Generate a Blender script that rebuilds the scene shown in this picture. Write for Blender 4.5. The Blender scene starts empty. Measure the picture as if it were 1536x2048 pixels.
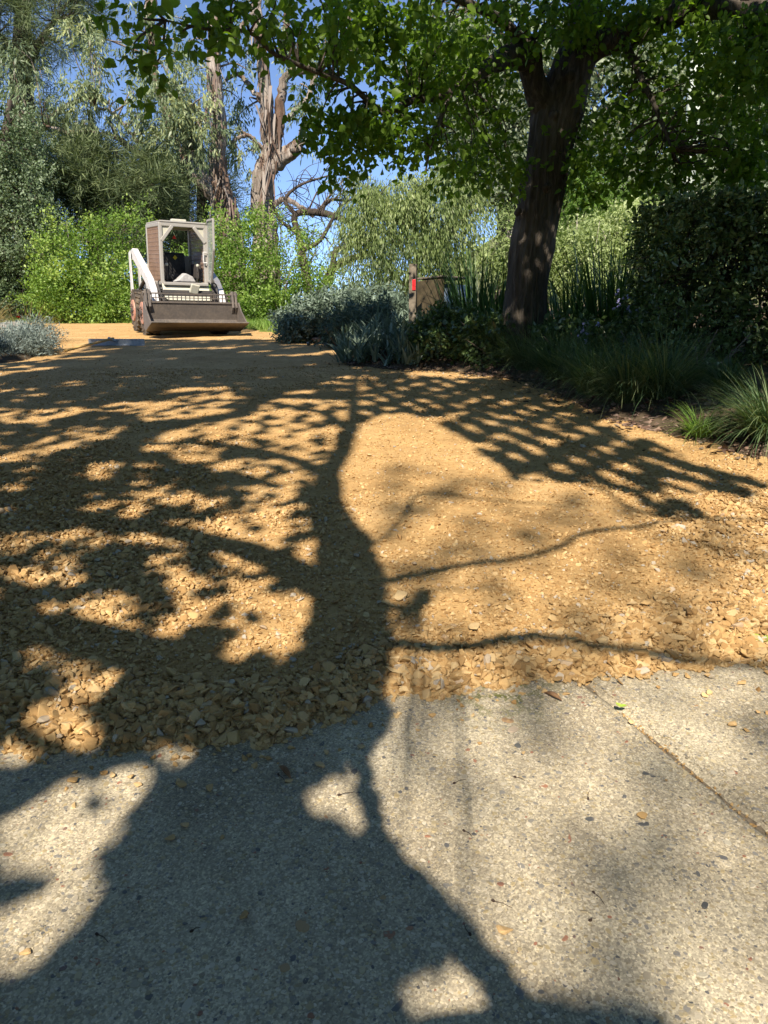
import bpy, bmesh, math, random
import numpy as np
from mathutils import Vector, Matrix

# ------------------------------------------------------------------ camera, sky, sun, exposure
scene = bpy.context.scene
COL = scene.collection
cam_d = bpy.data.cameras.new('camera'); cam = bpy.data.objects.new('camera', cam_d); COL.objects.link(cam)
cam_d.sensor_fit = 'VERTICAL'; cam_d.sensor_height = 36.0; cam_d.lens = 26.0
cam_d.clip_start = 0.02; cam_d.clip_end = 2000
CAM_H, PITCH = 0.95, math.radians(12.6)
cam.location = (0, 0, CAM_H); cam.rotation_euler = (math.pi / 2 - PITCH, 0, 0)
scene.camera = cam

SUN_EL, SUN_AZ = math.radians(42), math.radians(10)      # sun stands behind the viewer, a little to the left
S = np.array([-math.sin(SUN_AZ) * math.cos(SUN_EL), -math.cos(SUN_AZ) * math.cos(SUN_EL), math.sin(SUN_EL)])
world = bpy.data.worlds.new('World'); scene.world = world; world.use_nodes = True
wn = world.node_tree.nodes; bg = wn['Background']
sky = wn.new('ShaderNodeTexSky'); sky.sky_type = 'NISHITA'; sky.sun_disc = False
sky.sun_elevation = SUN_EL; sky.sun_rotation = math.pi + SUN_AZ
sky.altitude = 2500; sky.air_density = 0.6; sky.dust_density = 0.0; sky.ozone_density = 5.5
world.node_tree.links.new(sky.outputs[0], bg.inputs['Color']); bg.inputs['Strength'].default_value = 0.125
sun_d = bpy.data.lights.new('sun', 'SUN'); sun_d.energy = 3.7; sun_d.angle = math.radians(0.53); sun_d.color = (1.0, 0.965, 0.93)
sun = bpy.data.objects.new('sun', sun_d); COL.objects.link(sun)
sun.rotation_euler = Vector(S).to_track_quat('Z', 'Y').to_euler()
scene.view_settings.view_transform = 'Standard'; scene.view_settings.look = 'None'
scene.view_settings.exposure = 1.3; scene.view_settings.gamma = 1.0
scene.view_settings.use_white_balance = True; scene.view_settings.white_balance_temperature = 7700   # a camera balanced for open shade
scene.render.engine = 'CYCLES'; scene.cycles.use_denoising = True
scene.cycles.max_bounces = 6; scene.cycles.diffuse_bounces = 3; scene.cycles.transmission_bounces = 4; scene.cycles.transparent_max_bounces = 6

# ------------------------------------------------------------------ small helpers
R = np.random.default_rng(11)
SLOPE = 0.0878
def sstep(x, a, b):
    t = np.clip((np.asarray(x, float) - a) / (b - a), 0, 1); return t * t * (3 - 2 * t)
def G(x, y):
    """height of the place: a drive that climbs away and levels off, a hill to the right behind"""
    x = np.asarray(x, float); y = np.asarray(y, float)
    t = (y - 18) / 2.0
    sp = np.where(t > 20, t, np.log1p(np.exp(np.minimum(t, 20)))) * 2.0
    t2 = (-4 - y) / 1.0
    sp2 = np.where(t2 > 20, t2, np.log1p(np.exp(np.minimum(t2, 20))))
    z = SLOPE * (y - sp + sp2)
    z = z + 11 * sstep(y, 17, 60) * sstep(x + 0.1 * y, 5, 22)
    return z
FPX = 1480.0
def at(px, py, Y):
    """a point of the place at the distance Y in front of the viewer"""
    a, b = (px - 768) / FPX, (1024 - py) / FPX
    d = np.array([a, math.cos(PITCH) + b * math.sin(PITCH), -math.sin(PITCH) + b * math.cos(PITCH)])
    return np.array([0, 0, CAM_H]) + d * (Y / d[1])
def fbm(p, scale, seed=0, octv=3):
    """cheap smooth noise from sines, about -1..1"""
    r = np.random.default_rng(seed); p = np.asarray(p, float) / scale; out = 0; amp = 1; tot = 0
    for o in range(octv):
        v = 0
        for k in range(5):
            w = r.normal(size=p.shape[-1]) * 1.6; ph = r.uniform(0, 6.28)
            v = v + np.sin(p @ w + ph)
        out = out + amp * v / 2.6; tot += amp; amp *= .5; p = p * 2.03
    return out / tot
def norm(v): return v / (np.linalg.norm(v, axis=-1, keepdims=True) + 1e-9)
def inpoly(P, poly):
    poly = np.asarray(poly, float); x, y = P[:, 0], P[:, 1]; ins = np.zeros(len(P), bool)
    for (x0, y0), (x1, y1) in zip(poly, np.roll(poly, -1, 0)):
        c = ((y0 > y) != (y1 > y)); ins ^= c & (x < (x1 - x0) * (y - y0) / (y1 - y0 + 1e-12) + x0)
    return ins
def polydist(P, line):
    line = np.asarray(line, float); d = np.full(len(P), 1e9)
    for a, b in zip(line[:-1], line[1:]):
        ab = b - a; t = np.clip(((P - a) @ ab) / (ab @ ab + 1e-12), 0, 1)
        d = np.minimum(d, np.linalg.norm(P - (a + t[:, None] * ab), axis=1))
    return d

def raw_mesh(name, V, F, smooth=False, attrs=None):
    """V (n,3), F (m,k) all faces with k corners"""
    V = np.ascontiguousarray(V, np.float32); F = np.ascontiguousarray(F, np.int32)
    me = bpy.data.meshes.new(name); m, k = F.shape
    me.vertices.add(len(V)); me.vertices.foreach_set('co', V.ravel())
    me.loops.add(m * k); me.loops.foreach_set('vertex_index', F.ravel())
    me.polygons.add(m); me.polygons.foreach_set('loop_start', np.arange(0, m * k, k, dtype=np.int32))
    me.polygons.foreach_set('loop_total', np.full(m, k, np.int32))
    if smooth: me.polygons.foreach_set('use_smooth', np.ones(m, bool))
    for n, a in (attrs or {}).items():
        at_ = me.attributes.new(n, 'FLOAT', 'POINT'); at_.data.foreach_set('value', np.ascontiguousarray(a, np.float32))
    me.update(calc_edges=True); me.validate(); return me
def link(name, me, mat=None, parent=None):
    o = bpy.data.objects.new(name, me); COL.objects.link(o)
    if mat is not None and me is not None:
        if not me.materials: me.materials.append(mat)
    if parent is not None: o.parent = parent
    return o
def tag(o, label=None, cat=None, group=None, kind=None):
    if label: o['label'] = label
    if cat: o['category'] = cat
    if group: o['group'] = group
    if kind: o['kind'] = kind
    return o
def empty(name, loc=(0, 0, 0), rz=0.0):
    o = bpy.data.objects.new(name, None); COL.objects.link(o); o.location = loc; o.rotation_euler = (0, 0, rz)
    o.empty_display_size = .1
    return o
def thing(name, label, cat, loc=(0, 0, 0), rz=0.0, group=None):
    return tag(empty(name, loc, rz), label, cat, group)
def rebase(o, root):
    """parent o to root and keep it where it was built in the place"""
    o.parent = root; o.matrix_parent_inverse = root.matrix_basis.inverted(); return o

# ------------------------------------------------------------------ materials
def new_mat(name):
    m = bpy.data.materials.new(name); m.use_nodes = True; nt = m.node_tree
    for n in list(nt.nodes): nt.nodes.remove(n)
    out = nt.nodes.new('ShaderNodeOutputMaterial')
    return m, nt, out
def N(nt, t, **kw):
    n = nt.nodes.new(t)
    for k, v in kw.items():
        if k.startswith('i_'):
            key = k[2:]; n.inputs[int(key) if key.isdigit() else key.replace('_', ' ')].default_value = v
        else: setattr(n, k, v)
    return n
def ramp(nt, fac, stops, interp='LINEAR'):
    r = nt.nodes.new('ShaderNodeValToRGB'); cr = r.color_ramp; cr.interpolation = interp
    while len(cr.elements) < len(stops): cr.elements.new(0.5)
    for e, (p, c) in zip(cr.elements, stops): e.position = p; e.color = (*c, 1)
    nt.links.new(fac, r.inputs[0]); return r.outputs[0]
def noise(nt, scale, detail=4, rough=.55, vec=None, dist=0.0):
    n = N(nt, 'ShaderNodeTexNoise'); n.inputs['Scale'].default_value = scale; n.inputs['Detail'].default_value = detail
    n.inputs['Roughness'].default_value = rough; n.inputs['Distortion'].default_value = dist
    if vec is None: vec = N(nt, 'ShaderNodeTexCoord').outputs['Object']
    nt.links.new(vec, n.inputs['Vector']); return n.outputs['Fac']
def mixc(nt, fac, a, b, mode='MIX'):
    m = N(nt, 'ShaderNodeMix', data_type='RGBA', blend_type=mode)
    for s_, v in ((m.inputs[0], fac), (m.inputs[6], a), (m.inputs[7], b)):
        if hasattr(v, 'is_linked') or hasattr(v, 'links'): nt.links.new(v, s_)
        elif isinstance(v, (int, float)): s_.default_value = v
        else: s_.default_value = (*v, 1)
    return m.outputs[2]
def bump(nt, h, strength, dist, nrm=None):
    b = N(nt, 'ShaderNodeBump'); b.inputs['Strength'].default_value = strength; b.inputs['Distance'].default_value = dist
    nt.links.new(h, b.inputs['Height'])
    if nrm is not None: nt.links.new(nrm, b.inputs['Normal'])
    return b.outputs[0]
def bsdf(nt, out, color, rough=.8, spec=.3, normal=None, metal=0.0):
    p = N(nt, 'ShaderNodeBsdfPrincipled'); p.inputs['Roughness'].default_value = rough
    p.inputs['Specular IOR Level'].default_value = spec; p.inputs['Metallic'].default_value = metal
    if hasattr(color, 'links'): nt.links.new(color, p.inputs['Base Color'])
    else: p.inputs['Base Color'].default_value = (*color, 1)
    if normal is not None: nt.links.new(normal, p.inputs['Normal'])
    nt.links.new(p.outputs[0], out.inputs['Surface']); return p

def leaf_mat(name, c0, c1, c2, trans=.35, rough=.5, spec=.35, tint=(1.15, 1.25, .55)):
    m, nt, out = new_mat(name)
    a = N(nt, 'ShaderNodeAttribute', attribute_name='var').outputs['Fac']
    c0, c1, c2 = [(c[0] * .86, c[1] * 1.02, c[2] * 1.2) for c in (c0, c1, c2)]
    col = ramp(nt, a, [(0, c0), (.5, c1), (1, c2)])
    p = N(nt, 'ShaderNodeBsdfPrincipled'); p.inputs['Roughness'].default_value = rough; p.inputs['Specular IOR Level'].default_value = spec
    nt.links.new(col, p.inputs['Base Color'])
    t = N(nt, 'ShaderNodeBsdfTranslucent'); nt.links.new(mixc(nt, 1.0, col, tint, 'MULTIPLY'), t.inputs['Color'])
    mx = N(nt, 'ShaderNodeMixShader'); mx.inputs[0].default_value = trans
    nt.links.new(p.outputs[0], mx.inputs[1]); nt.links.new(t.outputs[0], mx.inputs[2]); nt.links.new(mx.outputs[0], out.inputs['Surface'])
    return m
def bark_mat(name, c0, c1, c2, sx=9.0, sz=1.6, strength=.9, dist=.02, rough=.9, streak=(0, 0, 0), streak_amt=0.0):
    m, nt, out = new_mat(name)
    tc = N(nt, 'ShaderNodeTexCoord').outputs['Object']
    mp = N(nt, 'ShaderNodeMapping'); mp.inputs['Scale'].default_value = (sx, sx, sz); nt.links.new(tc, mp.inputs['Vector'])
    n1 = noise(nt, 1.0, 6, .65, mp.outputs[0], .6); n2 = noise(nt, 1.3, 3, .5)
    col = mixc(nt, .5, ramp(nt, n1, [(.3, c0), (.5, c1), (.7, c2)]), ramp(nt, n2, [(.35, c0), (.55, c1), (.7, c2)]))
    if streak_amt:
        mp2 = N(nt, 'ShaderNodeMapping'); mp2.inputs['Scale'].default_value = (3.0, 3.0, .45); nt.links.new(tc, mp2.inputs['Vector'])
        n3 = noise(nt, 1.0, 4, .6, mp2.outputs[0], .3)
        col = mixc(nt, ramp(nt, n3, [(.5, (0, 0, 0)), (.58, (streak_amt,) * 3)]), col, streak)
    bsdf(nt, out, col, rough, .15, bump(nt, n1, strength, dist)); return m
def plain(name, c0, c1, scale=8, rough=.7, spec=.3, metal=0.0, b=.3, bd=.004, lo=.35, hi=.65):
    m, nt, out = new_mat(name); n = noise(nt, scale, 5, .6)
    bsdf(nt, out, ramp(nt, n, [(lo, c0), (hi, c1)]), rough, spec, bump(nt, n, b, bd), metal); return m
def rand_mat(name, stops, rough=.85, scale=60, amp=.25, spec=.2, bd=.002):
    """colour by piece: each stone, chip or pebble takes its own tone"""
    m, nt, out = new_mat(name); oi = N(nt, 'ShaderNodeObjectInfo').outputs['Random']
    c = ramp(nt, oi, stops, 'LINEAR'); n = noise(nt, scale, 4, .6)
    c = mixc(nt, amp, c, ramp(nt, n, [(.3, (.35, .33, .3)), (.7, (1.2, 1.2, 1.2))]), 'MULTIPLY')
    bsdf(nt, out, c, rough, spec, bump(nt, n, .5, bd)); return m

# ------------------------------------------------------------------ geometry builders
def tube_arrays(P, rad, sides=8, cap=True, ridge=None):
    """one bent, tapering limb: V, quads (tips collapse to a point)"""
    P = np.asarray(P, float); rad = np.asarray(rad, float); n = len(P)
    T = norm(np.gradient(P, axis=0)); ref = np.array([0.13, 1, 0.21]) if abs(T[0, 1]) < .8 else np.array([1, .1, 0.2])
    U = norm(np.cross(T, ref)); W = np.cross(T, U)
    ang = np.linspace(0, 2 * np.pi, sides, endpoint=False)
    rr = np.repeat(rad[:, None], sides, 1)
    if ridge is not None: rr = rr * ridge(P, ang)
    V = P[:, None, :] + rr[..., None] * (np.cos(ang)[None, :, None] * U[:, None, :] + np.sin(ang)[None, :, None] * W[:, None, :])
    V = V.reshape(-1, 3)
    i = np.arange(n - 1)[:, None] * sides; j = np.arange(sides)[None, :]; j2 = (j + 1) % sides
    F = np.stack([i + j, i + j2, i + sides + j2, i + sides + j], -1).reshape(-1, 4)
    if cap:
        for r, flip in ((0, 1), (n - 1, 0)):
            V = np.vstack([V, P[r] + (T[r] * rad[r] * (.35 if r else -.2))]); c = len(V) - 1; jj = np.arange(sides); a = r * sides + jj; b = r * sides + (jj + 1) % sides
            q = np.stack([a, b, np.full(sides, c), np.full(sides, c)], -1)
            F = np.vstack([F, q[:, [1, 0, 2, 3]] if flip else q])
    return V, F
def spline(P, n):
    """smooth resample through control points (rows may carry radius as a 4th value)"""
    P = np.asarray(P, float); m = len(P)
    if m == 2: t = np.linspace(0, 1, n)[:, None]; return P[0] * (1 - t) + P[1] * t
    Q = np.vstack([2 * P[0] - P[1], P, 2 * P[-1] - P[-2]]); out = []
    for u in np.linspace(0, m - 1 - 1e-6, n):
        k = int(u); t = u - k; a, b, c, d = Q[k], Q[k + 1], Q[k + 2], Q[k + 3]
        out.append(.5 * (2 * b + (c - a) * t + (2 * a - 5 * b + 4 * c - d) * t * t + (3 * b - a - 3 * c + d) * t ** 3))
    return np.array(out)
class Acc:
    """collects quads of ONE thing or part"""
    def __init__(s): s.V = []; s.F = []; s.A = []; s.n = 0
    def add(s, V, F, a=None):
        s.V.append(V); s.F.append(F + s.n); s.n += len(V); s.A.append(np.full(len(V), .5) if a is None else a)
    def limb(s, rows, n=None, sides=8, wob=0.0, ridge=None, cap=True):
        rows = np.asarray(rows, float); n = n or max(4, len(rows) * 4); q = spline(rows, n)
        if wob: q[1:, :3] += R.normal(0, wob, (n - 1, 3))
        q[:, 3] = np.maximum(q[:, 3], .0015)
        s.add(*tube_arrays(q[:, :3], q[:, 3], sides, cap, ridge)); return q
    def obj(s, name, mat, parent=None, smooth=True):
        V = np.vstack(s.V); F = np.vstack(s.F)
        dup = F[:, 2] == F[:, 3]
        me = raw_mesh(name, V, F[~dup], smooth, {'var': np.concatenate(s.A)}) if not dup.any() else mixed_mesh(name, V, F, dup, smooth, np.concatenate(s.A))
        o = link(name, me, mat); 
        if parent is not None: rebase(o, parent)
        return o
def mixed_mesh(name, V, F, dup, smooth, A):
    q = F[~dup]; t = F[dup][:, :3]; me = bpy.data.meshes.new(name)
    me.vertices.add(len(V)); me.vertices.foreach_set('co', np.ascontiguousarray(V, np.float32).ravel())
    me.loops.add(q.size + t.size); me.loops.foreach_set('vertex_index', np.concatenate([q.ravel(), t.ravel()]).astype(np.int32))
    me.polygons.add(len(q) + len(t))
    me.polygons.foreach_set('loop_start', np.concatenate([np.arange(len(q)) * 4, q.size + np.arange(len(t)) * 3]).astype(np.int32))
    me.polygons.foreach_set('loop_total', np.concatenate([np.full(len(q), 4), np.full(len(t), 3)]).astype(np.int32))
    if smooth: me.polygons.foreach_set('use_smooth', np.ones(len(q) + len(t), bool))
    a = me.attributes.new('var', 'FLOAT', 'POINT'); a.data.foreach_set('value', np.ascontiguousarray(A, np.float32))
    me.update(calc_edges=True); me.validate(); return me

LEAF = {  # (along, across, lift), quads
    'rhomb': (np.array([(0, 0, 0), (.42, .5, .10), (1, 0, 0), (.42, -.5, .10)]), np.array([[0, 1, 2, 3]])),
    'ovate': (np.array([(0, 0, 0), (.22, .42, .10), (.62, .36, .08), (1, 0, -.08), (.62, -.36, .08), (.22, -.42, .10)]), np.array([[0, 1, 2, 3], [0, 3, 4, 5]])),
    'lance': (np.array([(0, 0, 0), (.3, .5, .05), (.65, .38, -.03), (1, 0, -.12), (.65, -.38, -.03), (.3, -.5, .05)]), np.array([[0, 1, 2, 5], [5, 2, 3, 4]])),
}
def leaves(P, D, Nn, L, W, var, shape='rhomb'):
    T, F0 = LEAF[shape]; n = len(P); D = norm(D); Sd = norm(np.cross(D, Nn)); Nn = np.cross(Sd, D)
    L = np.broadcast_to(L, n); W = np.broadcast_to(W, n)
    V = (P[:, None] + D[:, None] * (T[None, :, 0, None] * L[:, None, None]) + Sd[:, None] * (T[None, :, 1, None] * W[:, None, None])
         + Nn[:, None] * (T[None, :, 2, None] * L[:, None, None]))
    k = len(T); F = (np.arange(n)[:, None, None] * k + F0[None]).reshape(-1, 4)
    return V.reshape(-1, 3), F, np.repeat(var, k)
def sprigs(A, D, k, slen, L, W, spread=.8, droop=0.0, up=.3, shape='rhomb', var=None, jit=.25, flat=0.0):
    """k leaves along each short twig A + D*slen"""
    m = len(A); u = R.uniform(.05, 1, (m, k, 1)); D = norm(D)
    rnd = R.normal(size=(m, k, 3)); P = A[:, None] + D[:, None] * u * slen + R.normal(0, .12 * slen, (m, k, 3))
    P[..., 2] -= droop * slen * u[..., 0] ** 2
    dirs = norm(D[:, None] * (1 - spread) + norm(rnd) * spread + np.array([0, 0, -droop + .0]))
    nn = R.normal(size=(m, k, 3)) * (1 - flat) + np.array([0, 0, 1.0]) * (up + flat)
    v = (R.uniform(0, 1, (m, 1)) if var is None else var[:, None]) + R.normal(0, .18, (m, k))
    s = R.lognormal(0, jit, (m, k))
    return leaves(P.reshape(-1, 3), dirs.reshape(-1, 3), nn.reshape(-1, 3), (L * s).ravel(), (W * s).ravel(), np.clip(v, 0, 1).ravel(), shape)
def crown_points(c, r, clumps, per, sig=.16, shell=.55, low=-1.0):
    """sub-clumps spread through an ellipsoid, points gathered round them: light and dark lumps with gaps"""
    c = np.asarray(c, float); r = np.asarray(r, float) * np.ones(3)
    d = norm(R.normal(size=(clumps * 3, 3))); d = d[d[:, 2] > low][:clumps]
    K = d * (shell + (1 - shell) * R.uniform(0, 1, (len(d), 1)) ** .6)
    cnt = np.maximum(2, (per * R.lognormal(0, .35, len(K))).astype(int))
    idx = np.repeat(np.arange(len(K)), cnt)
    q = K[idx] + R.normal(0, sig, (len(idx), 3)) * np.array([1, 1, .75])
    out = norm(q - K[idx] * .6 + R.normal(0, .3, q.shape))
    return c + q * r, out, c + K * r, idx

def twig_to(acc, start, end, r0=.02, sag=.1, n=6, sides=4):
    mid = (start + end) / 2 + R.normal(0, .12, 3) * np.linalg.norm(end - start) + np.array([0, 0, sag * np.linalg.norm(end - start)])
    acc.limb([(*start, r0), (*mid, r0 * .6), (*end, r0 * .25)], n, sides)
def plant(name, label, cat, base, mat_leaf, mat_bark, limbs, crowns, leaf, group=None, twig=.02, sag=.1, sides=10, crown_name='crown', trunk_name='trunk', twigs=True, ridge=None, wob=0.0):
    """a tree or shrub: trunk with limbs, twigs and a crown of leaves. limbs: rows (x,y,z,r). crowns: dict(c,r,clumps,per,..)"""
    root = thing(name, label, cat, base, 0, group)
    tr = Acc(); nodes = []
    for rows in limbs:
        rows = np.asarray(rows, float); q = tr.limb(rows, max(8, len(rows) * 6), sides, wob, ridge); nodes.append(q)
    allq = np.vstack(nodes) if nodes else np.array([[*base, .02]])
    lf = Acc()
    for cr in crowns:
        cr = dict(cr); P, D, K, idx = crown_points(cr.pop('c'), cr.pop('r'), cr.pop('clumps'), cr.pop('per'), cr.pop('sig', leaf.get('sig', .15)), cr.pop('shell', .55), cr.pop('low', -1.0))
        vb = cr.pop('var', None); p = dict(leaf); p.update(cr)
        var = np.clip((R.uniform(0, 1, len(K)) * .6 + .2 if vb is None else vb + R.normal(0, .12, len(K))), 0, 1)[idx]
        lf.add(*sprigs(P, D * p.get('out', 1.0) + np.array([0, 0, p.get('rise', 0.0)]), p['k'], p['slen'], p['L'], p['W'], p.get('spread', .8), p.get('droop', 0), p.get('up', .3), p.get('shape', 'rhomb'), var, flat=p.get('flat', 0)))
        if twigs:
            for kc in K:
                d = np.linalg.norm(allq[:, :3] - kc, axis=1) + .6 * np.maximum(0, allq[:, 2] - kc[2]); s = allq[np.argmin(d)]
                twig_to(tr, s[:3], kc, min(twig, max(s[3] * .6, .006)), sag)
    if tr.n: tr.obj(trunk_name, mat_bark, root)
    if lf.n: lf.obj(crown_name, mat_leaf, root, smooth=False)
    return root

def blades(base, az, L, W, lean, curl, seg=4, var=None):
    """arching grass or strap leaves: strips that narrow to a tip"""
    n = len(base); L = np.broadcast_to(L, n); W = np.broadcast_to(W, n); u = np.linspace(0, 1, seg + 1)
    d = np.stack([np.cos(az), np.sin(az), np.zeros(n)], -1); side = np.stack([-np.sin(az), np.cos(az), np.zeros(n)], -1)
    ang = lean[:, None] + curl[:, None] * u[None]             # angle from vertical along the blade
    st = L[:, None] / seg; hx = np.cumsum(np.sin(ang) * st, 1) - np.sin(ang[:, :1]) * st; hz = np.cumsum(np.cos(ang) * st, 1) - np.cos(ang[:, :1]) * st
    C = base[:, None] + d[:, None] * hx[..., None] + np.array([0, 0, 1.0]) * hz[..., None]
    w = W[:, None] * (np.clip(1.15 - u ** 1.6, .04, 1))[None] * .5
    V = np.stack([C - side[:, None] * w[..., None], C + side[:, None] * w[..., None]], 2).reshape(-1, 3)
    i = np.arange(n)[:, None] * 2 * (seg + 1) + np.arange(seg)[None] * 2
    F = np.stack([i, i + 1, i + 3, i + 2], -1).reshape(-1, 4)
    var = R.uniform(0, 1, n) if var is None else var
    return V, F, np.repeat(var, 2 * (seg + 1))

class MB:
    """boxes, plates, bars and tubes of ONE part"""
    def __init__(s): s.bm = bmesh.new()
    def box(s, c, d, rot=None):
        m = Matrix.Translation(c) @ (rot.to_4x4() if rot is not None else Matrix.Identity(4)) @ Matrix.Diagonal((*d, 1))
        bmesh.ops.create_cube(s.bm, size=1, matrix=m); return s
    def bar(s, a, b, w, h=None, up=(0, 0, 1)):
        a, b = Vector(a), Vector(b); t = (b - a); L = t.length; t.normalize(); h = h or w
        x = t.cross(Vector(up)); x = x.normalized() if x.length > 1e-4 else Vector((1, 0, 0)); z = x.cross(t)
        m = Matrix((x, t, z)).transposed(); return s.box((a + b) / 2, (w, L, h), m)
    def rod(s, a, b, r, n=8, r2=None):
        a, b = Vector(a), Vector(b); t = b - a
        m = Matrix.Translation((a + b) / 2) @ t.to_track_quat('Z', 'Y').to_matrix().to_4x4()
        bmesh.ops.create_cone(s.bm, cap_ends=True, segments=n, radius1=r, radius2=r if r2 is None else r2, depth=t.length, matrix=m); return s
    def prism(s, pts, axis, a, b):
        """outline pts (2D) pulled along an axis from a to b"""
        def p3(p, v): return {'x': (v, p[0], p[1]), 'y': (p[0], v, p[1]), 'z': (p[0], p[1], v)}[axis]
        A = [s.bm.verts.new(p3(p, a)) for p in pts]; B = [s.bm.verts.new(p3(p, b)) for p in pts]; n = len(pts)
        s.bm.faces.new(A); s.bm.faces.new(B[::-1])
        for i in range(n): s.bm.faces.new((A[i], B[i], B[(i + 1) % n], A[(i + 1) % n]))
        return s
    def lathe(s, prof, c, axis='x', n=24):
        """profile of (along, radius) turned round an axis"""
        rings = []
        for u, r in prof:
            ring = []
            for k in range(n):
                a = 2 * math.pi * k / n; p = {'x': (u, r * math.cos(a), r * math.sin(a)), 'y': (r * math.cos(a), u, r * math.sin(a)), 'z': (r * math.cos(a), r * math.sin(a), u)}[axis]
                ring.append(s.bm.verts.new(Vector(c) + Vector(p)))
            rings.append(ring)
        for a, b in zip(rings[:-1], rings[1:]):
            for k in range(n): s.bm.faces.new((a[k], a[(k + 1) % n], b[(k + 1) % n], b[k]))
        s.bm.faces.new(rings[0][::-1]); s.bm.faces.new(rings[-1]); return s
    def build(s, name, mat, parent=None, bevel=0.0, smooth=False):
        bmesh.ops.recalc_face_normals(s.bm, faces=s.bm.faces)
        if bevel:
            bmesh.ops.bevel(s.bm, geom=[e for e in s.bm.edges if len(e.link_faces) == 2 and e.calc_face_angle(0) > .6], offset=bevel, segments=2, affect='EDGES', profile=.5)
        me = bpy.data.meshes.new(name); s.bm.to_mesh(me); s.bm.free()
        if smooth:
            me.polygons.foreach_set('use_smooth', np.ones(len(me.polygons), bool))
        return link(name, me, mat, parent)

def scatter(name, P, scl, rot, idx, coll, parent=None):
    """many small pieces (stones, chips) on given points: one object"""
    me = bpy.data.meshes.new(name); me.vertices.add(len(P)); me.vertices.foreach_set('co', np.ascontiguousarray(P, np.float32).ravel())
    for n, t, d, k in (('scl', 'FLOAT_VECTOR', scl, 'vector'), ('rot', 'FLOAT_VECTOR', rot, 'vector'), ('idx', 'INT', idx, 'value')):
        a = me.attributes.new(n, t, 'POINT'); a.data.foreach_set(k, np.ascontiguousarray(d, np.int32 if t == 'INT' else np.float32).ravel())
    o = link(name, me, None, parent); o['kind'] = 'stuff'
    ng = bpy.data.node_groups.new(name + '_scatter', 'GeometryNodeTree')
    ng.interface.new_socket('Geometry', in_out='INPUT', socket_type='NodeSocketGeometry'); ng.interface.new_socket('Geometry', in_out='OUTPUT', socket_type='NodeSocketGeometry')
    gi = ng.nodes.new('NodeGroupInput'); go = ng.nodes.new('NodeGroupOutput'); iop = ng.nodes.new('GeometryNodeInstanceOnPoints')
    ci = ng.nodes.new('GeometryNodeCollectionInfo'); ci.inputs['Collection'].default_value = coll; ci.inputs['Separate Children'].default_value = True; ci.inputs['Reset Children'].default_value = True
    def na(n, t):
        x = ng.nodes.new('GeometryNodeInputNamedAttribute'); x.data_type = t; x.inputs['Name'].default_value = n; return [s_ for s_ in x.outputs if s_.enabled][0]
    e2r = ng.nodes.new('FunctionNodeEulerToRotation'); l = ng.links.new
    l(gi.outputs[0], iop.inputs['Points']); l(ci.outputs[0], iop.inputs['Instance']); iop.inputs['Pick Instance'].default_value = True
    l(na('idx', 'INT'), iop.inputs['Instance Index']); l(na('rot', 'FLOAT_VECTOR'), e2r.inputs[0]); l(e2r.outputs[0], iop.inputs['Rotation']); l(na('scl', 'FLOAT_VECTOR'), iop.inputs['Scale'])
    l(iop.outputs[0], go.inputs[0]); md = o.modifiers.new('scatter', 'NODES'); md.node_group = ng
    return o
def stone_meshes(n, mat, pref, flat=(.75, .4), bev=.07, pts=11, seed=5):
    """angular pieces of about unit size"""
    r = random.Random(seed); out = []
    for k in range(n):
        bm = bmesh.new(); fy, fz = r.uniform(flat[0], 1), r.uniform(flat[1], flat[1] + .3)
        for i in range(pts):
            a, b = r.uniform(0, 6.283), math.acos(r.uniform(-1, 1)); q = r.uniform(.8, 1.0)
            bm.verts.new((.5 * q * math.sin(b) * math.cos(a), .5 * fy * q * math.sin(b) * math.sin(a), .5 * fz * q * math.cos(b)))
        h = bmesh.ops.convex_hull(bm, input=bm.verts)
        bmesh.ops.delete(bm, geom=[v for v in bm.verts if not v.link_faces], context='VERTS')
        bmesh.ops.dissolve_limit(bm, angle_limit=.3, verts=bm.verts, edges=bm.edges)
        if bev: bmesh.ops.bevel(bm, geom=list(bm.edges), offset=bev, segments=1, affect='EDGES', profile=.5)
        me = bpy.data.meshes.new(pref); bm.to_mesh(me); bm.free(); me.materials.append(mat); out.append(me)
    return out
def proto_collection(name, meshes):
    c = bpy.data.collections.new(name)
    for m in meshes:
        o = bpy.data.objects.new(name, m); c.objects.link(o)
    return c

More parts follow.
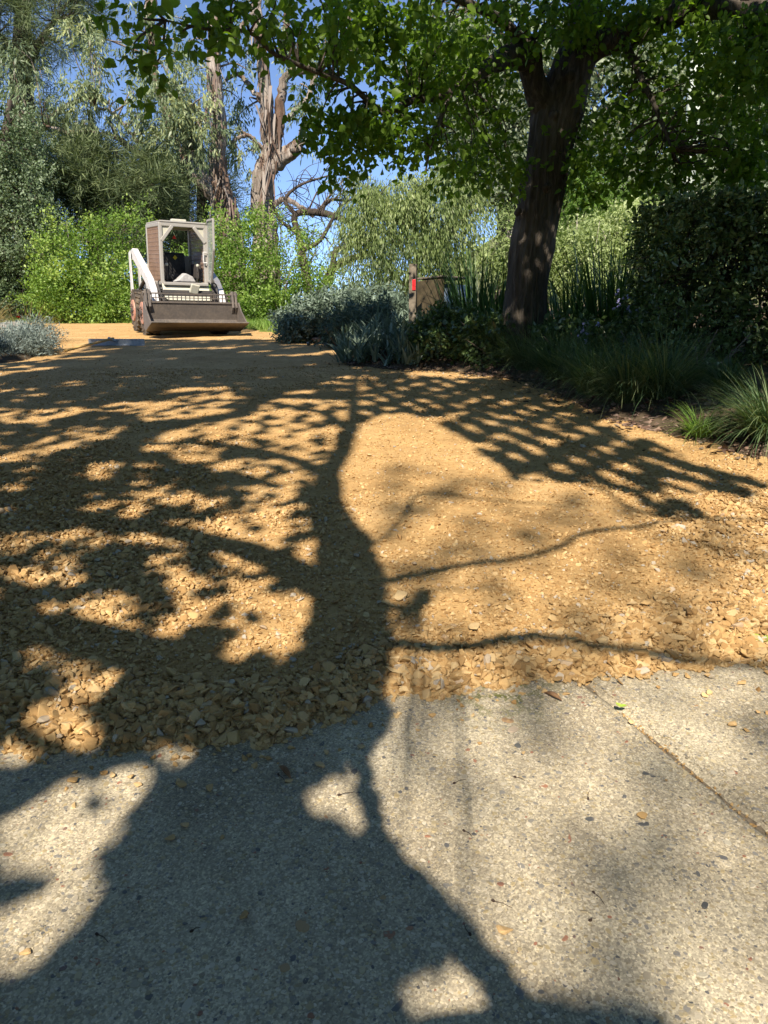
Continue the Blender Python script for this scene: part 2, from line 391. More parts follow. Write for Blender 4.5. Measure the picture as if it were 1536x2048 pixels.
# ------------------------------------------------------------------ lines and patches of ground and shadow, image pixels converted to metres from the viewer
BRIGHT = [  # sunny patches inside the shade
    [(-2.57, 5.06), (-2.58, 5.3), (-2.21, 5.45), (-2.16, 5.15), (-2.26, 4.93), (-2.43, 4.89)],
    [(-1.98, 3.76), (-2, 3.9), (-1.96, 4.1), (-1.94, 4.42), (-1.86, 4.63), (-1.64, 4.63), (-1.66, 4.39), (-1.73, 4.22), (-1.81, 4.07), (-1.87, 3.87), (-1.92, 3.74)],
    [(-1.61, 5.06), (-1.66, 5.45), (-1.56, 5.5), (-1.57, 5.9), (-1.33, 6.29), (-1.2, 5.78), (-1.27, 5.35), (-1.34, 5.11), (-1.48, 5.02)],
    [(-1.4, 3.57), (-1.44, 3.71), (-1.36, 3.76), (-1.35, 3.66), (-1.32, 3.43)],
    [(-1.32, 4.19), (-1.25, 4.35), (-1.23, 4.5), (-1.14, 4.76), (-0.96, 4.93), (-0.84, 5.15), (-0.31, 4.42), (-0.31, 4.16), (-0.32, 3.79), (-0.48, 3.81), (-0.65, 4.16), (-0.84, 4.29), (-0.9, 4.16), (-0.96, 3.92), (-1.01, 3.81), (-1.12, 4.04), (-1.26, 4.13)],
    [(-0.83, 5.15), (-0.85, 5.67), (-0.74, 5.84), (-0.22, 5.61), (-0.26, 4.89), (-0.31, 4.5), (-0.54, 4.72)],
    [(-0.88, 3.76), (-0.73, 3.9), (-0.59, 3.81), (-0.43, 3.66), (-0.36, 3.57), (-0.34, 3.35), (-0.46, 3.43), (-0.65, 3.61)],
    [(-0.57, 3.19), (-0.5, 3.31), (-0.41, 3.31), (-0.42, 3.12), (-0.52, 3.08)],
    [(-1.22, 2.94), (-1.18, 3.08), (-1.04, 3.08), (-0.97, 2.98), (-1, 2.82), (-1.1, 2.88), (-1.13, 2.82)],
    [(-1.02, 3.15), (-0.97, 3.31), (-0.86, 3.23), (-0.72, 3.08), (-0.74, 2.98), (-0.89, 3.08)],
    [(-0.91, 2.6), (-0.82, 2.82), (-0.73, 2.82), (-0.65, 2.76), (-0.59, 2.57), (-0.69, 2.6), (-0.77, 2.65), (-0.84, 2.55)],
    [(-0.64, 2.82), (-0.61, 2.94), (-0.53, 3.08), (-0.44, 2.88), (-0.38, 2.79), (-0.32, 3.08), (-0.3, 2.88), (-0.25, 2.5), (-0.2, 2.32), (-0.28, 2.26), (-0.32, 2.38), (-0.47, 2.3), (-0.57, 2.55)],
    [(-0.76, 2.4), (-0.75, 2.5), (-0.7, 2.5), (-0.67, 2.34), (-0.59, 2.26), (-0.5, 2.3), (-0.44, 2.24), (-0.31, 2.26), (-0.2, 2.3), (-0.2, 2.02), (-0.23, 1.93), (-0.24, 1.82), (-0.27, 1.73), (-0.36, 1.74), (-0.4, 1.73), (-0.42, 1.84), (-0.35, 1.87), (-0.38, 1.99), (-0.44, 2.12), (-0.49, 2.11), (-0.49, 2.02), (-0.54, 2.06), (-0.62, 2.18), (-0.71, 2.28)],
    [(-1.14, 2.43), (-1.11, 2.65), (-1.02, 2.68), (-1, 2.55), (-1.06, 2.43)],
    [(-1.32, 2.5), (-1.35, 2.65), (-1.29, 2.68), (-1.25, 2.55), (-1.27, 2.47)],
    [(-1.18, 2.32), (-0.96, 2.28), (-0.93, 2.22), (-1.03, 2.2), (-1.16, 2.28)],
    [(-0.88, 1.76), (-0.9, 1.93), (-0.87, 2.09), (-0.83, 2.16), (-0.72, 2.07), (-0.69, 1.96), (-0.64, 1.9), (-0.59, 1.91), (-0.53, 1.84), (-0.53, 1.78), (-0.64, 1.76), (-0.63, 1.67), (-0.65, 1.58), (-0.71, 1.57), (-0.72, 1.64), (-0.79, 1.73)],
    [(-0.77, 1.5), (-0.76, 1.55), (-0.68, 1.53), (-0.64, 1.49), (-0.6, 1.45), (-0.62, 1.41), (-0.68, 1.44)],
    [(-0.45, 1.65), (-0.42, 1.69), (-0.38, 1.65), (-0.4, 1.61)],
    [(-0.81, 1.41), (-0.78, 1.42), (-0.72, 1.39), (-0.73, 1.36), (-0.79, 1.37)],
    [(-0.49, 1.41), (-0.45, 1.42), (-0.4, 1.39), (-0.42, 1.35)],
    [(-0.54, 1.28), (-0.54, 1.34), (-0.49, 1.35), (-0.46, 1.31), (-0.46, 1.24), (-0.49, 1.22)],
    [(-0.68, 1.21), (-0.64, 1.25), (-0.63, 1.3), (-0.58, 1.3), (-0.57, 1.22), (-0.55, 1.17), (-0.54, 1.22), (-0.5, 1.2), (-0.47, 1.17), (-0.5, 1.11), (-0.49, 1.07), (-0.56, 1.07), (-0.64, 1.08), (-0.7, 1.18)],
    [(-0.49, 1.07), (-0.47, 1.05), (-0.47, 0.99), (-0.49, 0.94), (-0.51, 0.9), (-0.56, 0.88), (-0.62, 0.99), (-0.6, 0.99), (-0.56, 1.01), (-0.53, 1.04), (-0.53, 1.07)],
    [(-0.15, 1.22), (-0.15, 1.25), (-0.1, 1.31), (-0.07, 1.31), (-0.03, 1.25), (-0.02, 1.17), (-0.04, 1.17), (-0.07, 1.2), (-0.11, 1.22)],
    [(0.03, 0.86), (0.05, 0.87), (0.09, 0.88), (0.11, 0.92), (0.14, 0.9), (0.15, 0.86), (0.16, 0.85), (0.16, 0.8), (0.12, 0.8), (0.11, 0.85), (0.09, 0.83), (0.08, 0.8), (0.03, 0.85)],
]
Z1 = [(-3.9, 6.73), (-3.5, 8.27), (-3.52, 10.3), (-0.41, 9.04), (-0.16, 7.24), (-0.14, 4.8), (-0.21, 3.98), (-0.18, 3.39), (-0.14, 2.94), (-0.05, 2.7), (0.01, 2.45), (0.02, 2.16), (0.01, 1.99), (0.04, 1.84), (0.04, 1.74), (-0.01, 1.6), (-0.05, 1.5), (-0.07, 1.39), (-0.05, 1.33), (-0.01, 1.25), (-0.01, 1.15), (0.07, 1.04), (0.1, 0.97), (0.13, 0.92), (0.16, 0.85), (0.23, 0.86), (0.29, 0.84), (0.37, 0.83), (0.4, 0.81), (0.37, 0.75), (-0.79, 0.75), (-3.64, 4.22)]
DAP = [(-0.16, 7.43), (1.04, 6.73), (1.47, 4.5), (1.67, 3.57), (1.77, 3.35), (1.55, 3.15), (1.3, 3.31), (1.27, 2.88), (1.11, 2.91), (1.11, 3.23), (0.83, 3.43), (0.64, 3.43), (0.56, 3.92), (0.45, 4.42), (0.34, 4.97), (0, 5.15), (-0.14, 4.8)]
FAR = [(-4.11, 11.6), (1.69, 11.08), (1.04, 6.73), (-0.16, 7.24), (-3.7, 7.24)]
LEADER = [(-0.18, 0.66), (-0.19, 0.76), (-0.21, 0.85), (-0.22, 0.94), (-0.25, 1.03), (-0.28, 1.14), (-0.3, 1.24), (-0.25, 1.41), (-0.15, 1.56), (-0.09, 1.74), (-0.1, 1.99), (-0.1, 2.24), (-0.14, 2.6), (-0.23, 3.01), (-0.26, 3.57), (-0.22, 4.22), (-0.19, 4.8), (-0.23, 6.03), (-0.27, 7.62)]
LIMBL = [(-0.08, 1.56), (-0.2, 1.6), (-0.35, 1.62), (-0.56, 1.76), (-0.79, 1.87), (-1.1, 1.99), (-1.41, 2.16)]
LIMBR = [(0, 1.83), (0.04, 1.84), (0.13, 1.82), (0.22, 1.82), (0.3, 1.85), (0.39, 1.88), (0.47, 1.86), (0.56, 1.83), (0.65, 1.81), (0.74, 1.78), (0.83, 1.77), (0.98, 1.76), (1.08, 1.75)]
K1 = [(-0.06, 2.21), (0, 2.24), (0.12, 2.3), (0.29, 2.38), (0.43, 2.43), (0.56, 2.49), (0.65, 2.57), (0.73, 2.68), (0.84, 2.73), (0.97, 2.77), (1.1, 2.82), (1.25, 2.88), (1.44, 2.85), (1.57, 2.82)]
K2 = [(-0.09, 2.5), (0.02, 2.68), (0.09, 2.88), (0.15, 3.19), (0.28, 3.21), (0.43, 3.13), (0.74, 3.04)]
K4 = [(0.78, 3.57), (0.97, 3.27), (1.01, 3.08), (1.1, 2.88)]
K5 = [(-0.05, 2.11), (0.02, 2.08), (0.07, 2.05), (0.11, 2.06), (0.14, 2.14), (0.12, 2.17)]
L2 = [(-0.2, 2.24), (-0.44, 2.5), (-0.68, 2.65), (-1.02, 2.82), (-1.39, 3.01), (-1.93, 3.23)]
L3 = [(-0.25, 3.57), (-0.56, 3.98), (-0.97, 4.22), (-1.49, 4.22), (-1.79, 3.92), (-2, 3.57)]
L4 = [(-0.21, 4.64), (-0.53, 5.35), (-1.23, 5.78), (-1.64, 4.97), (-1.92, 4.22), (-2.16, 3.81)]
L5 = [(-0.23, 6.03), (-0.75, 6.73), (-1.5, 7.06), (-2.15, 6.89), (-2.81, 6.29)]
R5 = [(-0.23, 6.03), (0.13, 6.29), (0.51, 5.78), (0.95, 4.97), (1.38, 4.22)]
THIN = [(0.2, 0.77), (0.17, 0.85), (0.13, 0.92), (0.07, 1.02), (-0, 1.12), (-0.02, 1.22), (-0.04, 1.33), (-0.06, 1.44), (-0.05, 1.56), (-0.04, 1.69)]
HIGHD = [(0.05, 1.99), (-0.11, 3.23), (0.08, 3.87), (0.55, 3.48), (1.45, 2.7), (1.79, 2.6), (0.63, 0.78), (0.21, 0.78), (0.09, 1.02), (0.01, 1.2)]
EDGE = [(-0.81, 1.42), (-0.74, 1.39), (-0.6, 1.41), (-0.46, 1.42), (-0.34, 1.44), (-0.26, 1.42), (-0.18, 1.48), (-0.09, 1.52), (-0.03, 1.6), (0.03, 1.62), (0.16, 1.62), (0.28, 1.67), (0.41, 1.69), (0.54, 1.71), (0.78, 1.75), (0.99, 1.78)]
BED = [(-0.98, 11.6), (-0.7, 10.3), (-0.43, 8.27), (0.06, 7.7), (0.56, 7.54), (1.06, 6.83), (1.14, 6.29), (1.26, 5.67), (1.38, 4.97), (1.54, 4.61), (1.66, 4.35), (1.79, 4.16), (1.85, 3.98), (1.95, 3.71), (2.15, 3.35)]
# ------------------------------------------------------------------ the setting: terrain, slabs, gravel drive, beds
def grid_obj(name, xs, ys, zf, mat, keep=None):
    X, Y = np.meshgrid(xs, ys); P = np.stack([X.ravel(), Y.ravel()], -1); Z = zf(P)
    V = np.column_stack([P, Z]); nx = len(xs)
    i = (np.arange(len(ys) - 1)[:, None] * nx + np.arange(nx - 1)[None]).ravel()
    F = np.stack([i, i + 1, i + nx + 1, i + nx], -1)
    if keep is not None: F = F[keep(P[F].mean(1))]
    return link(name, raw_mesh(name, V, F, True), mat)
def axis(fine0, fine1, step, lo, hi, grow=1.18):
    a = list(np.arange(fine0, fine1, step)); s = step
    while a[-1] < hi: s *= grow; a.append(a[-1] + s)
    s = step
    while a[0] > lo: s *= grow; a.insert(0, a[0] - s)
    return np.array(a)

m_soil = plain('soil', (.05, .038, .026), (.12, .09, .06), 6, .95, .1, 0, .8, .03)
m_lawn = plain('lawn', (.07, .11, .02), (.16, .2, .05), 5, .95, .1, 0, .6, .03)
m_field = plain('field', (.09, .11, .05), (.2, .2, .1), .8, .95, .1, 0, .6, .1)

def mat_gravel():
    m, nt, out = new_mat('gravel fines'); tc = N(nt, 'ShaderNodeTexCoord').outputs['Object']
    v = N(nt, 'ShaderNodeTexVoronoi'); v.inputs['Scale'].default_value = 48; nt.links.new(tc, v.inputs['Vector'])
    v2 = N(nt, 'ShaderNodeTexVoronoi'); v2.inputs['Scale'].default_value = 120; nt.links.new(tc, v2.inputs['Vector'])
    n1, n2 = noise(nt, 2.2, 4), noise(nt, 300, 2)
    c = ramp(nt, n1, [(.3, (.44, .28, .128)), (.55, (.54, .355, .168)), (.75, (.61, .415, .214))])
    c = mixc(nt, .22, c, ramp(nt, v.outputs['Color'], [(0, (.4, .33, .25)), (1, (1.35, 1.3, 1.25))]), 'MULTIPLY')
    c = mixc(nt, .45, c, ramp(nt, noise(nt, 22, 5, .65), [(.35, (.68, .64, .58)), (.6, (1.12, 1.12, 1.1))]), 'MULTIPLY')
    c = mixc(nt, .3, c, ramp(nt, n2, [(.3, (.5, .5, .5)), (.7, (1.2, 1.2, 1.2))]), 'MULTIPLY')
    b = bump(nt, v.outputs['Distance'], -.8, .016); b = bump(nt, v2.outputs['Distance'], -.8, .009, b); b = bump(nt, noise(nt, 70, 5, .7), .7, .012, b); b = bump(nt, n2, .3, .002, b)
    bsdf(nt, out, c, .95, .08, b); return m
m_gravel = mat_gravel()
STONE_STOPS = [(0, (.33, .195, .082)), (.3, (.48, .305, .137)), (.65, (.57, .385, .186)), (.8, (.63, .46, .25)), (.94, (.41, .245, .104)), (.965, (.52, .44, .34)), (.985, (.42, .37, .31)), (1, (.6, .53, .42))]
m_stone = rand_mat('crushed rock', STONE_STOPS, .9, 45, .35)
m_loose = rand_mat('loose crushed rock', [(0, (.42, .27, .12)), (.5, (.56, .38, .19)), (1, (.62, .45, .25))], .9, 45, .35)

def mat_concrete():
    m, nt, out = new_mat('weathered concrete'); tc = N(nt, 'ShaderNodeTexCoord').outputs['Object']
    def vor(s):
        v = N(nt, 'ShaderNodeTexVoronoi'); v.inputs['Scale'].default_value = s; nt.links.new(tc, v.inputs['Vector']); return v
    a, b = vor(330), vor(170)
    c = ramp(nt, noise(nt, 3.5, 5, .6), [(.28, (.235, .20, .15)), (.5, (.385, .34, .262)), (.72, (.51, .46, .36))])
    c = mixc(nt, .6, c, ramp(nt, a.outputs['Color'], [(0, (.3, .28, .25)), (.55, (.95, .93, .88)), (1, (2.0, 1.95, 1.75))]), 'MULTIPLY')
    c = mixc(nt, .35, c, ramp(nt, b.outputs['Color'], [(0, (.35, .33, .3)), (.6, (1, 1, .97)), (1, (1.7, 1.65, 1.5))]), 'MULTIPLY')
    d = N(nt, 'ShaderNodeVectorMath', operation='DISTANCE'); d.inputs[1].default_value = (.27, 1.66, .14); nt.links.new(tc, d.inputs[0])
    near = ramp(nt, d.outputs['Value'], [(.05, (1, 1, 1)), (.2, (0, 0, 0))])
    moss = mixc(nt, 1.0, near, ramp(nt, noise(nt, 30, 4), [(.45, (0, 0, 0)), (.6, (.9, .9, .9))]), 'MULTIPLY')
    c = mixc(nt, moss, c, (.10, .11, .025))
    nb = bump(nt, a.outputs['Distance'], -.45, .004); nb = bump(nt, b.outputs['Distance'], -.4, .006, nb); nb = bump(nt, noise(nt, 40, 5), .4, .004, nb)
    bsdf(nt, out, c, .9, .2, nb); return m
m_conc = mat_concrete()
PEB = [(0, (.46, .40, .30)), (.22, (.66, .59, .46)), (.45, (.30, .26, .19)), (.62, (.44, .35, .2)), (.74, (.58, .5, .34)), (.84, (.27, .25, .21)), (.95, (.26, .25, .23)), (.965, (.13, .13, .13)), (.988, (.15, .15, .15)), (.993, (.30, .15, .10)), (1, (.36, .17, .11))]
m_peb = rand_mat('pebble', PEB, .7, 70, .3, .3)

def edge_y(x):
    e = np.array(EDGE); y = np.interp(x, e[:, 0], e[:, 1])
    return y + np.where(x > .99, (x - .99) * .12, 0) + .012 * np.sin(x * 37) + .01 * np.sin(x * 83 + 1)
def terrain_z(P):
    d = G(P[:, 0], P[:, 1]) - .11
    return d + .10 * sstep(P[:, 1], 19, 24) + np.where(np.hypot(P[:, 0], P[:, 1]) > 25, .5 * fbm(P, 9, 3), 0)
ter = grid_obj('ground', axis(-8, 8, .5, -260, 260, 1.15), axis(-4, 24, .5, -120, 420, 1.15), terrain_z, m_field)
tag(ter, 'rough grassy ground stretching away behind the drive', 'ground', kind='structure')

# the two concrete slabs with the joint between them
JX = lambda y: .5 + (1.67 - y) * .375
def slab(name, side, label):
    ys = np.arange(-3, 2.02, .04); off = np.concatenate([[0.0, .0, .008, .018, .03], np.geomspace(.046, 4.6, 46)])
    drop = np.concatenate([[-.09, -.009, -.006, -.003, -.001], np.zeros(46)])
    V = []
    for y in ys:
        x = JX(y) + side * (.004 + off) + .0015 * math.sin(y * 60) + .0015 * math.sin(y * 171 + side) + side * .0012 * math.sin(y * 23) ; z = G(x, y) + drop
        V.append(np.column_stack([x, np.full(len(x), y), z]))
    V = np.vstack(V); V[:, 2] += .0022 * fbm(V[:, :2], .16, 8) * (1 if side < 0 else 1) - (.003 if side > 0 else 0)
    n = len(off); i = (np.arange(len(ys) - 1)[:, None] * n + np.arange(n - 1)[None]).ravel(); F = np.stack([i, i + 1, i + n + 1, i + n], -1)
    if side < 0: F = F[:, ::-1]
    return tag(link(name, raw_mesh(name, V, F, True), m_conc), label, 'slab', kind='structure')
slab_a = slab('concrete_slab', -1, 'wide weathered exposed aggregate concrete slab in front of the gravel')
slab_b = slab('concrete_slab', 1, 'narrower concrete slab beyond the open joint, beside the gravel')
ys = np.arange(-3, 2.02, .05)
V = np.vstack([np.column_stack([JX(ys) + s * .012, ys, G(JX(ys), ys) - .0115 + .0015 * np.sin(ys * 70)]) for s in (-1, 1)]); k = len(ys); i = np.arange(k - 1)
tag(link('joint_filling', raw_mesh('joint_filling', V, np.stack([i, i + k, i + k + 1, i + 1], -1), True), plain('joint dirt', (.12, .095, .065), (.26, .21, .15), 60, .95, .1, 0, .8, .004)), 'dark dirt filling the joint between the concrete slabs', 'dirt', kind='structure')

def visible_points(n, y0, y1, dens, side=1.0):
    """points on the ground the viewer could see, thinning with distance"""
    W0 = .56 * y1 + .25; n = int(n * (W0 + side) / W0); y = R.uniform(y0, y1, n); w = .56 * y + .25 + side; x = R.uniform(-1, 1, n) * (W0 + side); ok = (np.abs(x) < w) & (R.uniform(0, 1, n) < dens(x, y)); return np.column_stack([x[ok], y[ok]])
def euler_flat(n, tilt): return np.column_stack([R.normal(0, tilt, n), R.normal(0, tilt, n), R.uniform(0, 6.283, n)])

# exposed pebbles in the concrete
def pebble_meshes(n, mat, seed):
    out = []
    for k in range(n):
        bm = bmesh.new(); bmesh.ops.create_icosphere(bm, subdivisions=2, radius=.5); r = np.random.default_rng(seed + k); sx_, sy_ = r.uniform(.8, 1.2), r.uniform(.55, .95)
        co = np.array([v.co[:] for v in bm.verts]); f = 1 + .16 * fbm(co, .35, seed * 7 + k, 2)
        for v, c, q in zip(bm.verts, co, f):
            e_ = np.sign(c) * np.abs(c * 2) ** .8 * .5 * q; v.co = (e_[0] * sx_, e_[1] * sy_, np.clip(e_[2] * .5, -.2, .13))
        me = bpy.data.meshes.new('pebble'); bm.to_mesh(me); bm.free(); me.materials.append(mat); out.append(me)
    return out
peb_meshes = pebble_meshes(9, m_peb, 21); peb_coll = proto_collection('pebble_kinds', peb_meshes)
P = visible_points(90000, .62, 1.95, lambda x, y: np.where(y < edge_y(x) + .03, 1.0, 0)); P = P[np.abs(P[:, 0] - JX(P[:, 1])) > .02]
sz = np.clip(R.lognormal(math.log(.005), .38, len(P)), .003, .015)
top = G(P[:, 0], P[:, 1]) - np.where(P[:, 0] > JX(P[:, 1]), .003, 0) + .0022 * fbm(P, .16, 8)
scatter('aggregate', np.column_stack([P, top - sz * .06]), np.column_stack([sz, sz, sz * .8]), euler_flat(len(P), .12), R.integers(0, 9, len(P)), peb_coll, slab_a)
P = visible_points(1500, .65, 1.75, lambda x, y: np.where(y < edge_y(x) - .03, 1.0, 0), .05); P = P[np.abs(P[:, 0] - JX(P[:, 1])) > .03][:150]
m_big = rand_mat('large pebble', [(0, (.10, .105, .105)), (.38, (.16, .16, .155)), (.45, (.42, .39, .31)), (.72, (.54, .49, .38)), (.78, (.34, .16, .10)), (.93, (.38, .2, .13)), (1, (.45, .35, .18))], .7, 60, .3, .3)
big_meshes = pebble_meshes(8, m_big, 33)
for (x, y) in P:
    s_ = float(np.clip(R.lognormal(math.log(.015), .35), .009, .028)); right = x > JX(y)
    o = link('pebble', big_meshes[int(R.integers(0, 8))], None, slab_b if right else slab_a)
    o.location = (x, y, float(G(x, y)) - (.003 if right else 0) - s_ * .07); o.scale = (s_, s_ * R.uniform(.6, 1), s_ * .7); o.rotation_euler = (R.normal(0, .1), R.normal(0, .1), R.uniform(0, 6.28))

# the gravel drive
def gravel_z(P):
    d = P[:, 1] - edge_y(P[:, 0]); h = .034 * sstep(d, -.03, .16) + .006 * sstep(d, .05, .6) - .055 * sstep(-d, .0, .05)
    h = h + .009 * fbm(P, .3, 4) * sstep(d, 0, .3) + .0045 * fbm(P, .07, 5) * sstep(d, 0, .2) + .03 * fbm(P, 1.7, 6) * sstep(d, .8, 3)
    return G(P[:, 0], P[:, 1]) + h
drive = grid_obj('gravel_driveway', axis(-2.4, 2.6, .03, -24, 9), axis(1.25, 6.5, .025, 1.2, 20.5, 1.06), gravel_z, m_gravel)
tag(drive, 'tan crushed rock driveway climbing toward the loader', 'driveway', kind='structure')
def rough(x, y):
    """1 where coarse stones lie, low where wheels have pressed the fines smooth"""
    P = np.column_stack([x, y]); d = y - edge_y(x); v = .45 + .4 * fbm(P, .5, 14)
    v = v + 1.0 * sstep(-d, -.35, -.05) + .5 * sstep(-x, .35, 1.0) * sstep(-y, -4.5, -2.5) + .45 * sstep(x, .8, 1.3) * sstep(-y, -4, -2.5)
    v = v - .55 * np.exp(-(((x - .38) / .35) ** 2 + ((y - 2.6) / .8) ** 2)) - .75 * np.exp(-(((x + .33) / .16) ** 2 + ((y - 1.86) / .14) ** 2))
    return np.clip(v, .45, 1.0)
stone_kinds = stone_meshes(12, m_stone, 'stone', (.72, .46), .03, 12, 3); stone_coll = proto_collection('stone_kinds', stone_kinds)
P1 = visible_points(170000, 1.36, 3.2, lambda x, y: rough(x, y) * np.where(y > edge_y(x) - .01, 1, 0) * sstep(-y, -3.6, -1.5))
P2 = visible_points(210000, 3.0, 8.0, lambda x, y: (.25 + .75 * rough(x, y)) * (3.2 / y) ** 1.2)
P3 = visible_points(30000, 8.0, 15.0, lambda x, y: .35 + .3 * rough(x, y))
P4 = visible_points(4200, 1.1, 1.8, lambda x, y: np.where((y < edge_y(x)), np.exp(-(edge_y(x) - y) / .035) + .03 * np.exp(-(edge_y(x) - y) / .15), 0))
yj = R.uniform(.6, 1.72, 260); yj = yj[fbm(yj[:, None], .12, 71) > .05]; P5 = np.column_stack([JX(yj) + R.normal(0, .007, len(yj)), yj])
P = np.vstack([P1, P2, P3, P4, P5]); d = P[:, 1] - edge_y(P[:, 0]); rg = rough(P[:, 0], P[:, 1])
P = P[inpoly(P, BED + [(30, 3), (30, 30), (-.98, 30)]) == False]; d = P[:, 1] - edge_y(P[:, 0]); rg = rough(P[:, 0], P[:, 1])
sz = np.clip(R.lognormal(math.log(.0155), .42, len(P)) * (.38 + .68 * rg) * (1 + .25 * np.exp(-np.maximum(d, 0) / .15)), .006, .05)
sz = np.where(d < 0, np.clip(sz, .006, .022), sz); injoint = (d < -.02) & (np.abs(P[:, 0] - JX(P[:, 1])) < .03); sz = np.where(injoint, np.clip(sz, .003, .008), sz)
z = np.where(d < .02, G(P[:, 0], P[:, 1]) + sz * .12 - np.where(injoint, .009, 0), gravel_z(P) + sz * (.0 + .16 * rg) + R.uniform(0, .006, len(P)) * rg)
scatter('gravel', np.column_stack([P, z]), np.column_stack([sz * R.uniform(.9, 1.2, len(P)), sz, sz]), euler_flat(len(P), .5), R.integers(0, 12, len(P)), stone_coll, drive)
# the large stones heaped along the front edge, one by one
cand = visible_points(9000, 1.38, 2.1, lambda x, y: np.where((y > edge_y(x) - .005), np.exp(-(y - edge_y(x)) / .16), 0), .0); big = []
for p in cand:
    if len(big) >= 295: break
    s_ = float(np.clip(R.lognormal(math.log(.031), .25), .022, .052))
    if all((p[0] - q[0]) ** 2 + (p[1] - q[1]) ** 2 > (.42 * (s_ + q[2])) ** 2 for q in big): big.append((p[0], p[1], s_))
for x, y, s_ in big:
    o = link('stone', stone_kinds[int(R.integers(0, 10))], None, drive); d_ = y - float(edge_y(np.array(x)))
    zz = float(gravel_z(np.array([[x, y]]))[0]) if d_ > .03 else float(G(x, y)) + .004
    o.location = (x, y, zz + s_ * .2); o.scale = (s_ * R.uniform(.95, 1.25), s_, s_ * .85); o.rotation_euler = (R.normal(0, .3), R.normal(0, .3), R.uniform(0, 6.28))
# loose stones that rolled out onto the concrete, each a thing
loose_meshes = stone_meshes(6, m_loose, 'loose_stone', (.65, .45), .06, 11, 44)
spots = [(962, 1490, .018), (1047, 1508, .013), (1284, 1636, .026), (1466, 1452, .03), (1493, 1463, .018), (1262, 1447, .02), (1518, 1428, .018), (1416, 1352, .02), (1488, 1366, .02), (1170, 1360, .026), (924, 1442, .013), (1088, 1385, .02), (1018, 1444, .012), (836, 1462, .014), (146, 1566, .03), (134, 1580, .015), (226, 1553, .024), (262, 1557, .02), (278, 1575, .026), (420, 1580, .026), (640, 1535, .032), (654, 1507, .022), (578, 1565, .022), (364, 1574, .028), (480, 1838, .032), (52, 1910, .02), (722, 1497, .022), (1376, 1285, .02), (340, 1680, .024), (370, 1655, .022), (440, 1680, .02), (1008, 1866, .03), (470, 1544, .018), (1160, 1372, .022), (808, 1290, .02)]
CP, SP = math.cos(PITCH), math.sin(PITCH)
def on_ground(px, py):
    a, b = (px - 768) / FPX, (1024 - py) / FPX; t = CAM_H / (SLOPE * (CP + b * SP) - (-SP + b * CP)); return a * t, (CP + b * SP) * t
for k, (px, py, s_) in enumerate(spots):
    x, y = on_ground(px, py)
    if y > edge_y(np.array(x)) - .012: continue
    o = link('loose_stone', loose_meshes[k % 6]); right = x > JX(y)
    o.location = (x, y, float(G(x, y)) + s_ * .2); o.scale = (s_ * 1.15, s_, s_ * .8); o.rotation_euler = (R.normal(0, .12), R.normal(0, .12), R.uniform(0, 6.28))
    gap = float(edge_y(np.array(x))) - y; size = 'chunky' if s_ > .0235 else 'small'; where = 'beside the gravel edge' if gap < .14 else ('a little way from the gravel' if gap < .3 else 'far from the gravel')
    tag(o, '%s tan stone lying loose on the %s, %s' % (size, 'narrow slab' if right else 'wide slab', where), 'stone', 'loose stones on the ' + ('narrow slab' if right else 'wide slab'))

# garden beds
BEDP = np.array(BED + [(2.6, 2.6), (14, 2.6), (14, 24), (-1.2, 24)])
def bed_z(P):
    ins = inpoly(P, BEDP); d = polydist(P, BED); g = G(P[:, 0], P[:, 1])
    return np.where(ins, g + .05 + .13 * sstep(d, 0, .5) + .18 * sstep(d, .6, 3) + .02 * fbm(P, .3, 9), g - .03 - np.minimum(d, .2) * .6)
bed = grid_obj('garden_bed', axis(-1.4, 5, .1, -1.6, 14), axis(3.0, 12, .1, 2.4, 24), bed_z, m_soil)
tag(bed, 'dark mulched garden bed under the leaning tree', 'garden bed', kind='structure')
def BZ(x, y): return float(bed_z(np.array([[x, y]], float))[0])
m_chip = rand_mat('bark chip', [(0, (.10, .06, .045)), (.5, (.2, .13, .10)), (.8, (.28, .2, .16)), (1, (.12, .09, .08))], .9, 30, .4)
chips = proto_collection('chip_kinds', stone_meshes(5, m_chip, 'bark_chip', (.35, .16), 0, 9, 55))
P = R.uniform((-.6, 3.2), (4.2, 9), (26000, 2)); dd = polydist(P, BED); P = P[inpoly(P, BEDP) & (dd < .9) & (R.uniform(0, 1, len(P)) < np.exp(-dd * 1.2))]
sz = np.clip(R.lognormal(math.log(.035), .4, len(P)), .012, .08)
tag(scatter('bark_mulch', np.column_stack([P, bed_z(P) + .006]), np.column_stack([sz, sz, sz]), euler_flat(len(P), .3), R.integers(0, 5, len(P)), chips), 'brown bark mulch along the edge of the garden bed', 'mulch', kind='stuff')
LBED = [(-5.0, 7.9), (-4.3, 8.2), (-4.12, 8.93), (-4.35, 10.0), (-5.0, 11.0), (-6.2, 11.6), (-8, 11.8)]
LBEDP = np.array(LBED + [(-12, 11.8), (-12, 7.6), (-6, 7.7)])
def lbed_z(P):
    ins = inpoly(P, LBEDP); d = polydist(P, LBED); g = G(P[:, 0], P[:, 1])
    return np.where(ins, g + .04 + .16 * sstep(d, 0, .6) + .02 * fbm(P, .3, 9), g - .03 - np.minimum(d, .2) * .6)
tag(grid_obj('garden_bed', axis(-7, -3.4, .12, -12, -3.4), axis(6.4, 12, .12, 6.4, 12), lbed_z, m_soil), 'small garden bed of grey bushes opposite the leaning tree', 'garden bed', kind='structure')
LAWN = np.array([(-13, 18.6), (-6.3, 17.6), (-4, 17.3), (-2.6, 14.2), (-1.7, 12.9), (-1.1, 12.2), (-.6, 13), (0, 24), (-13, 24)])
def lawn_z(P): return np.where(inpoly(P, LAWN), G(P[:, 0], P[:, 1]) + .07, G(P[:, 0], P[:, 1]) - .05)
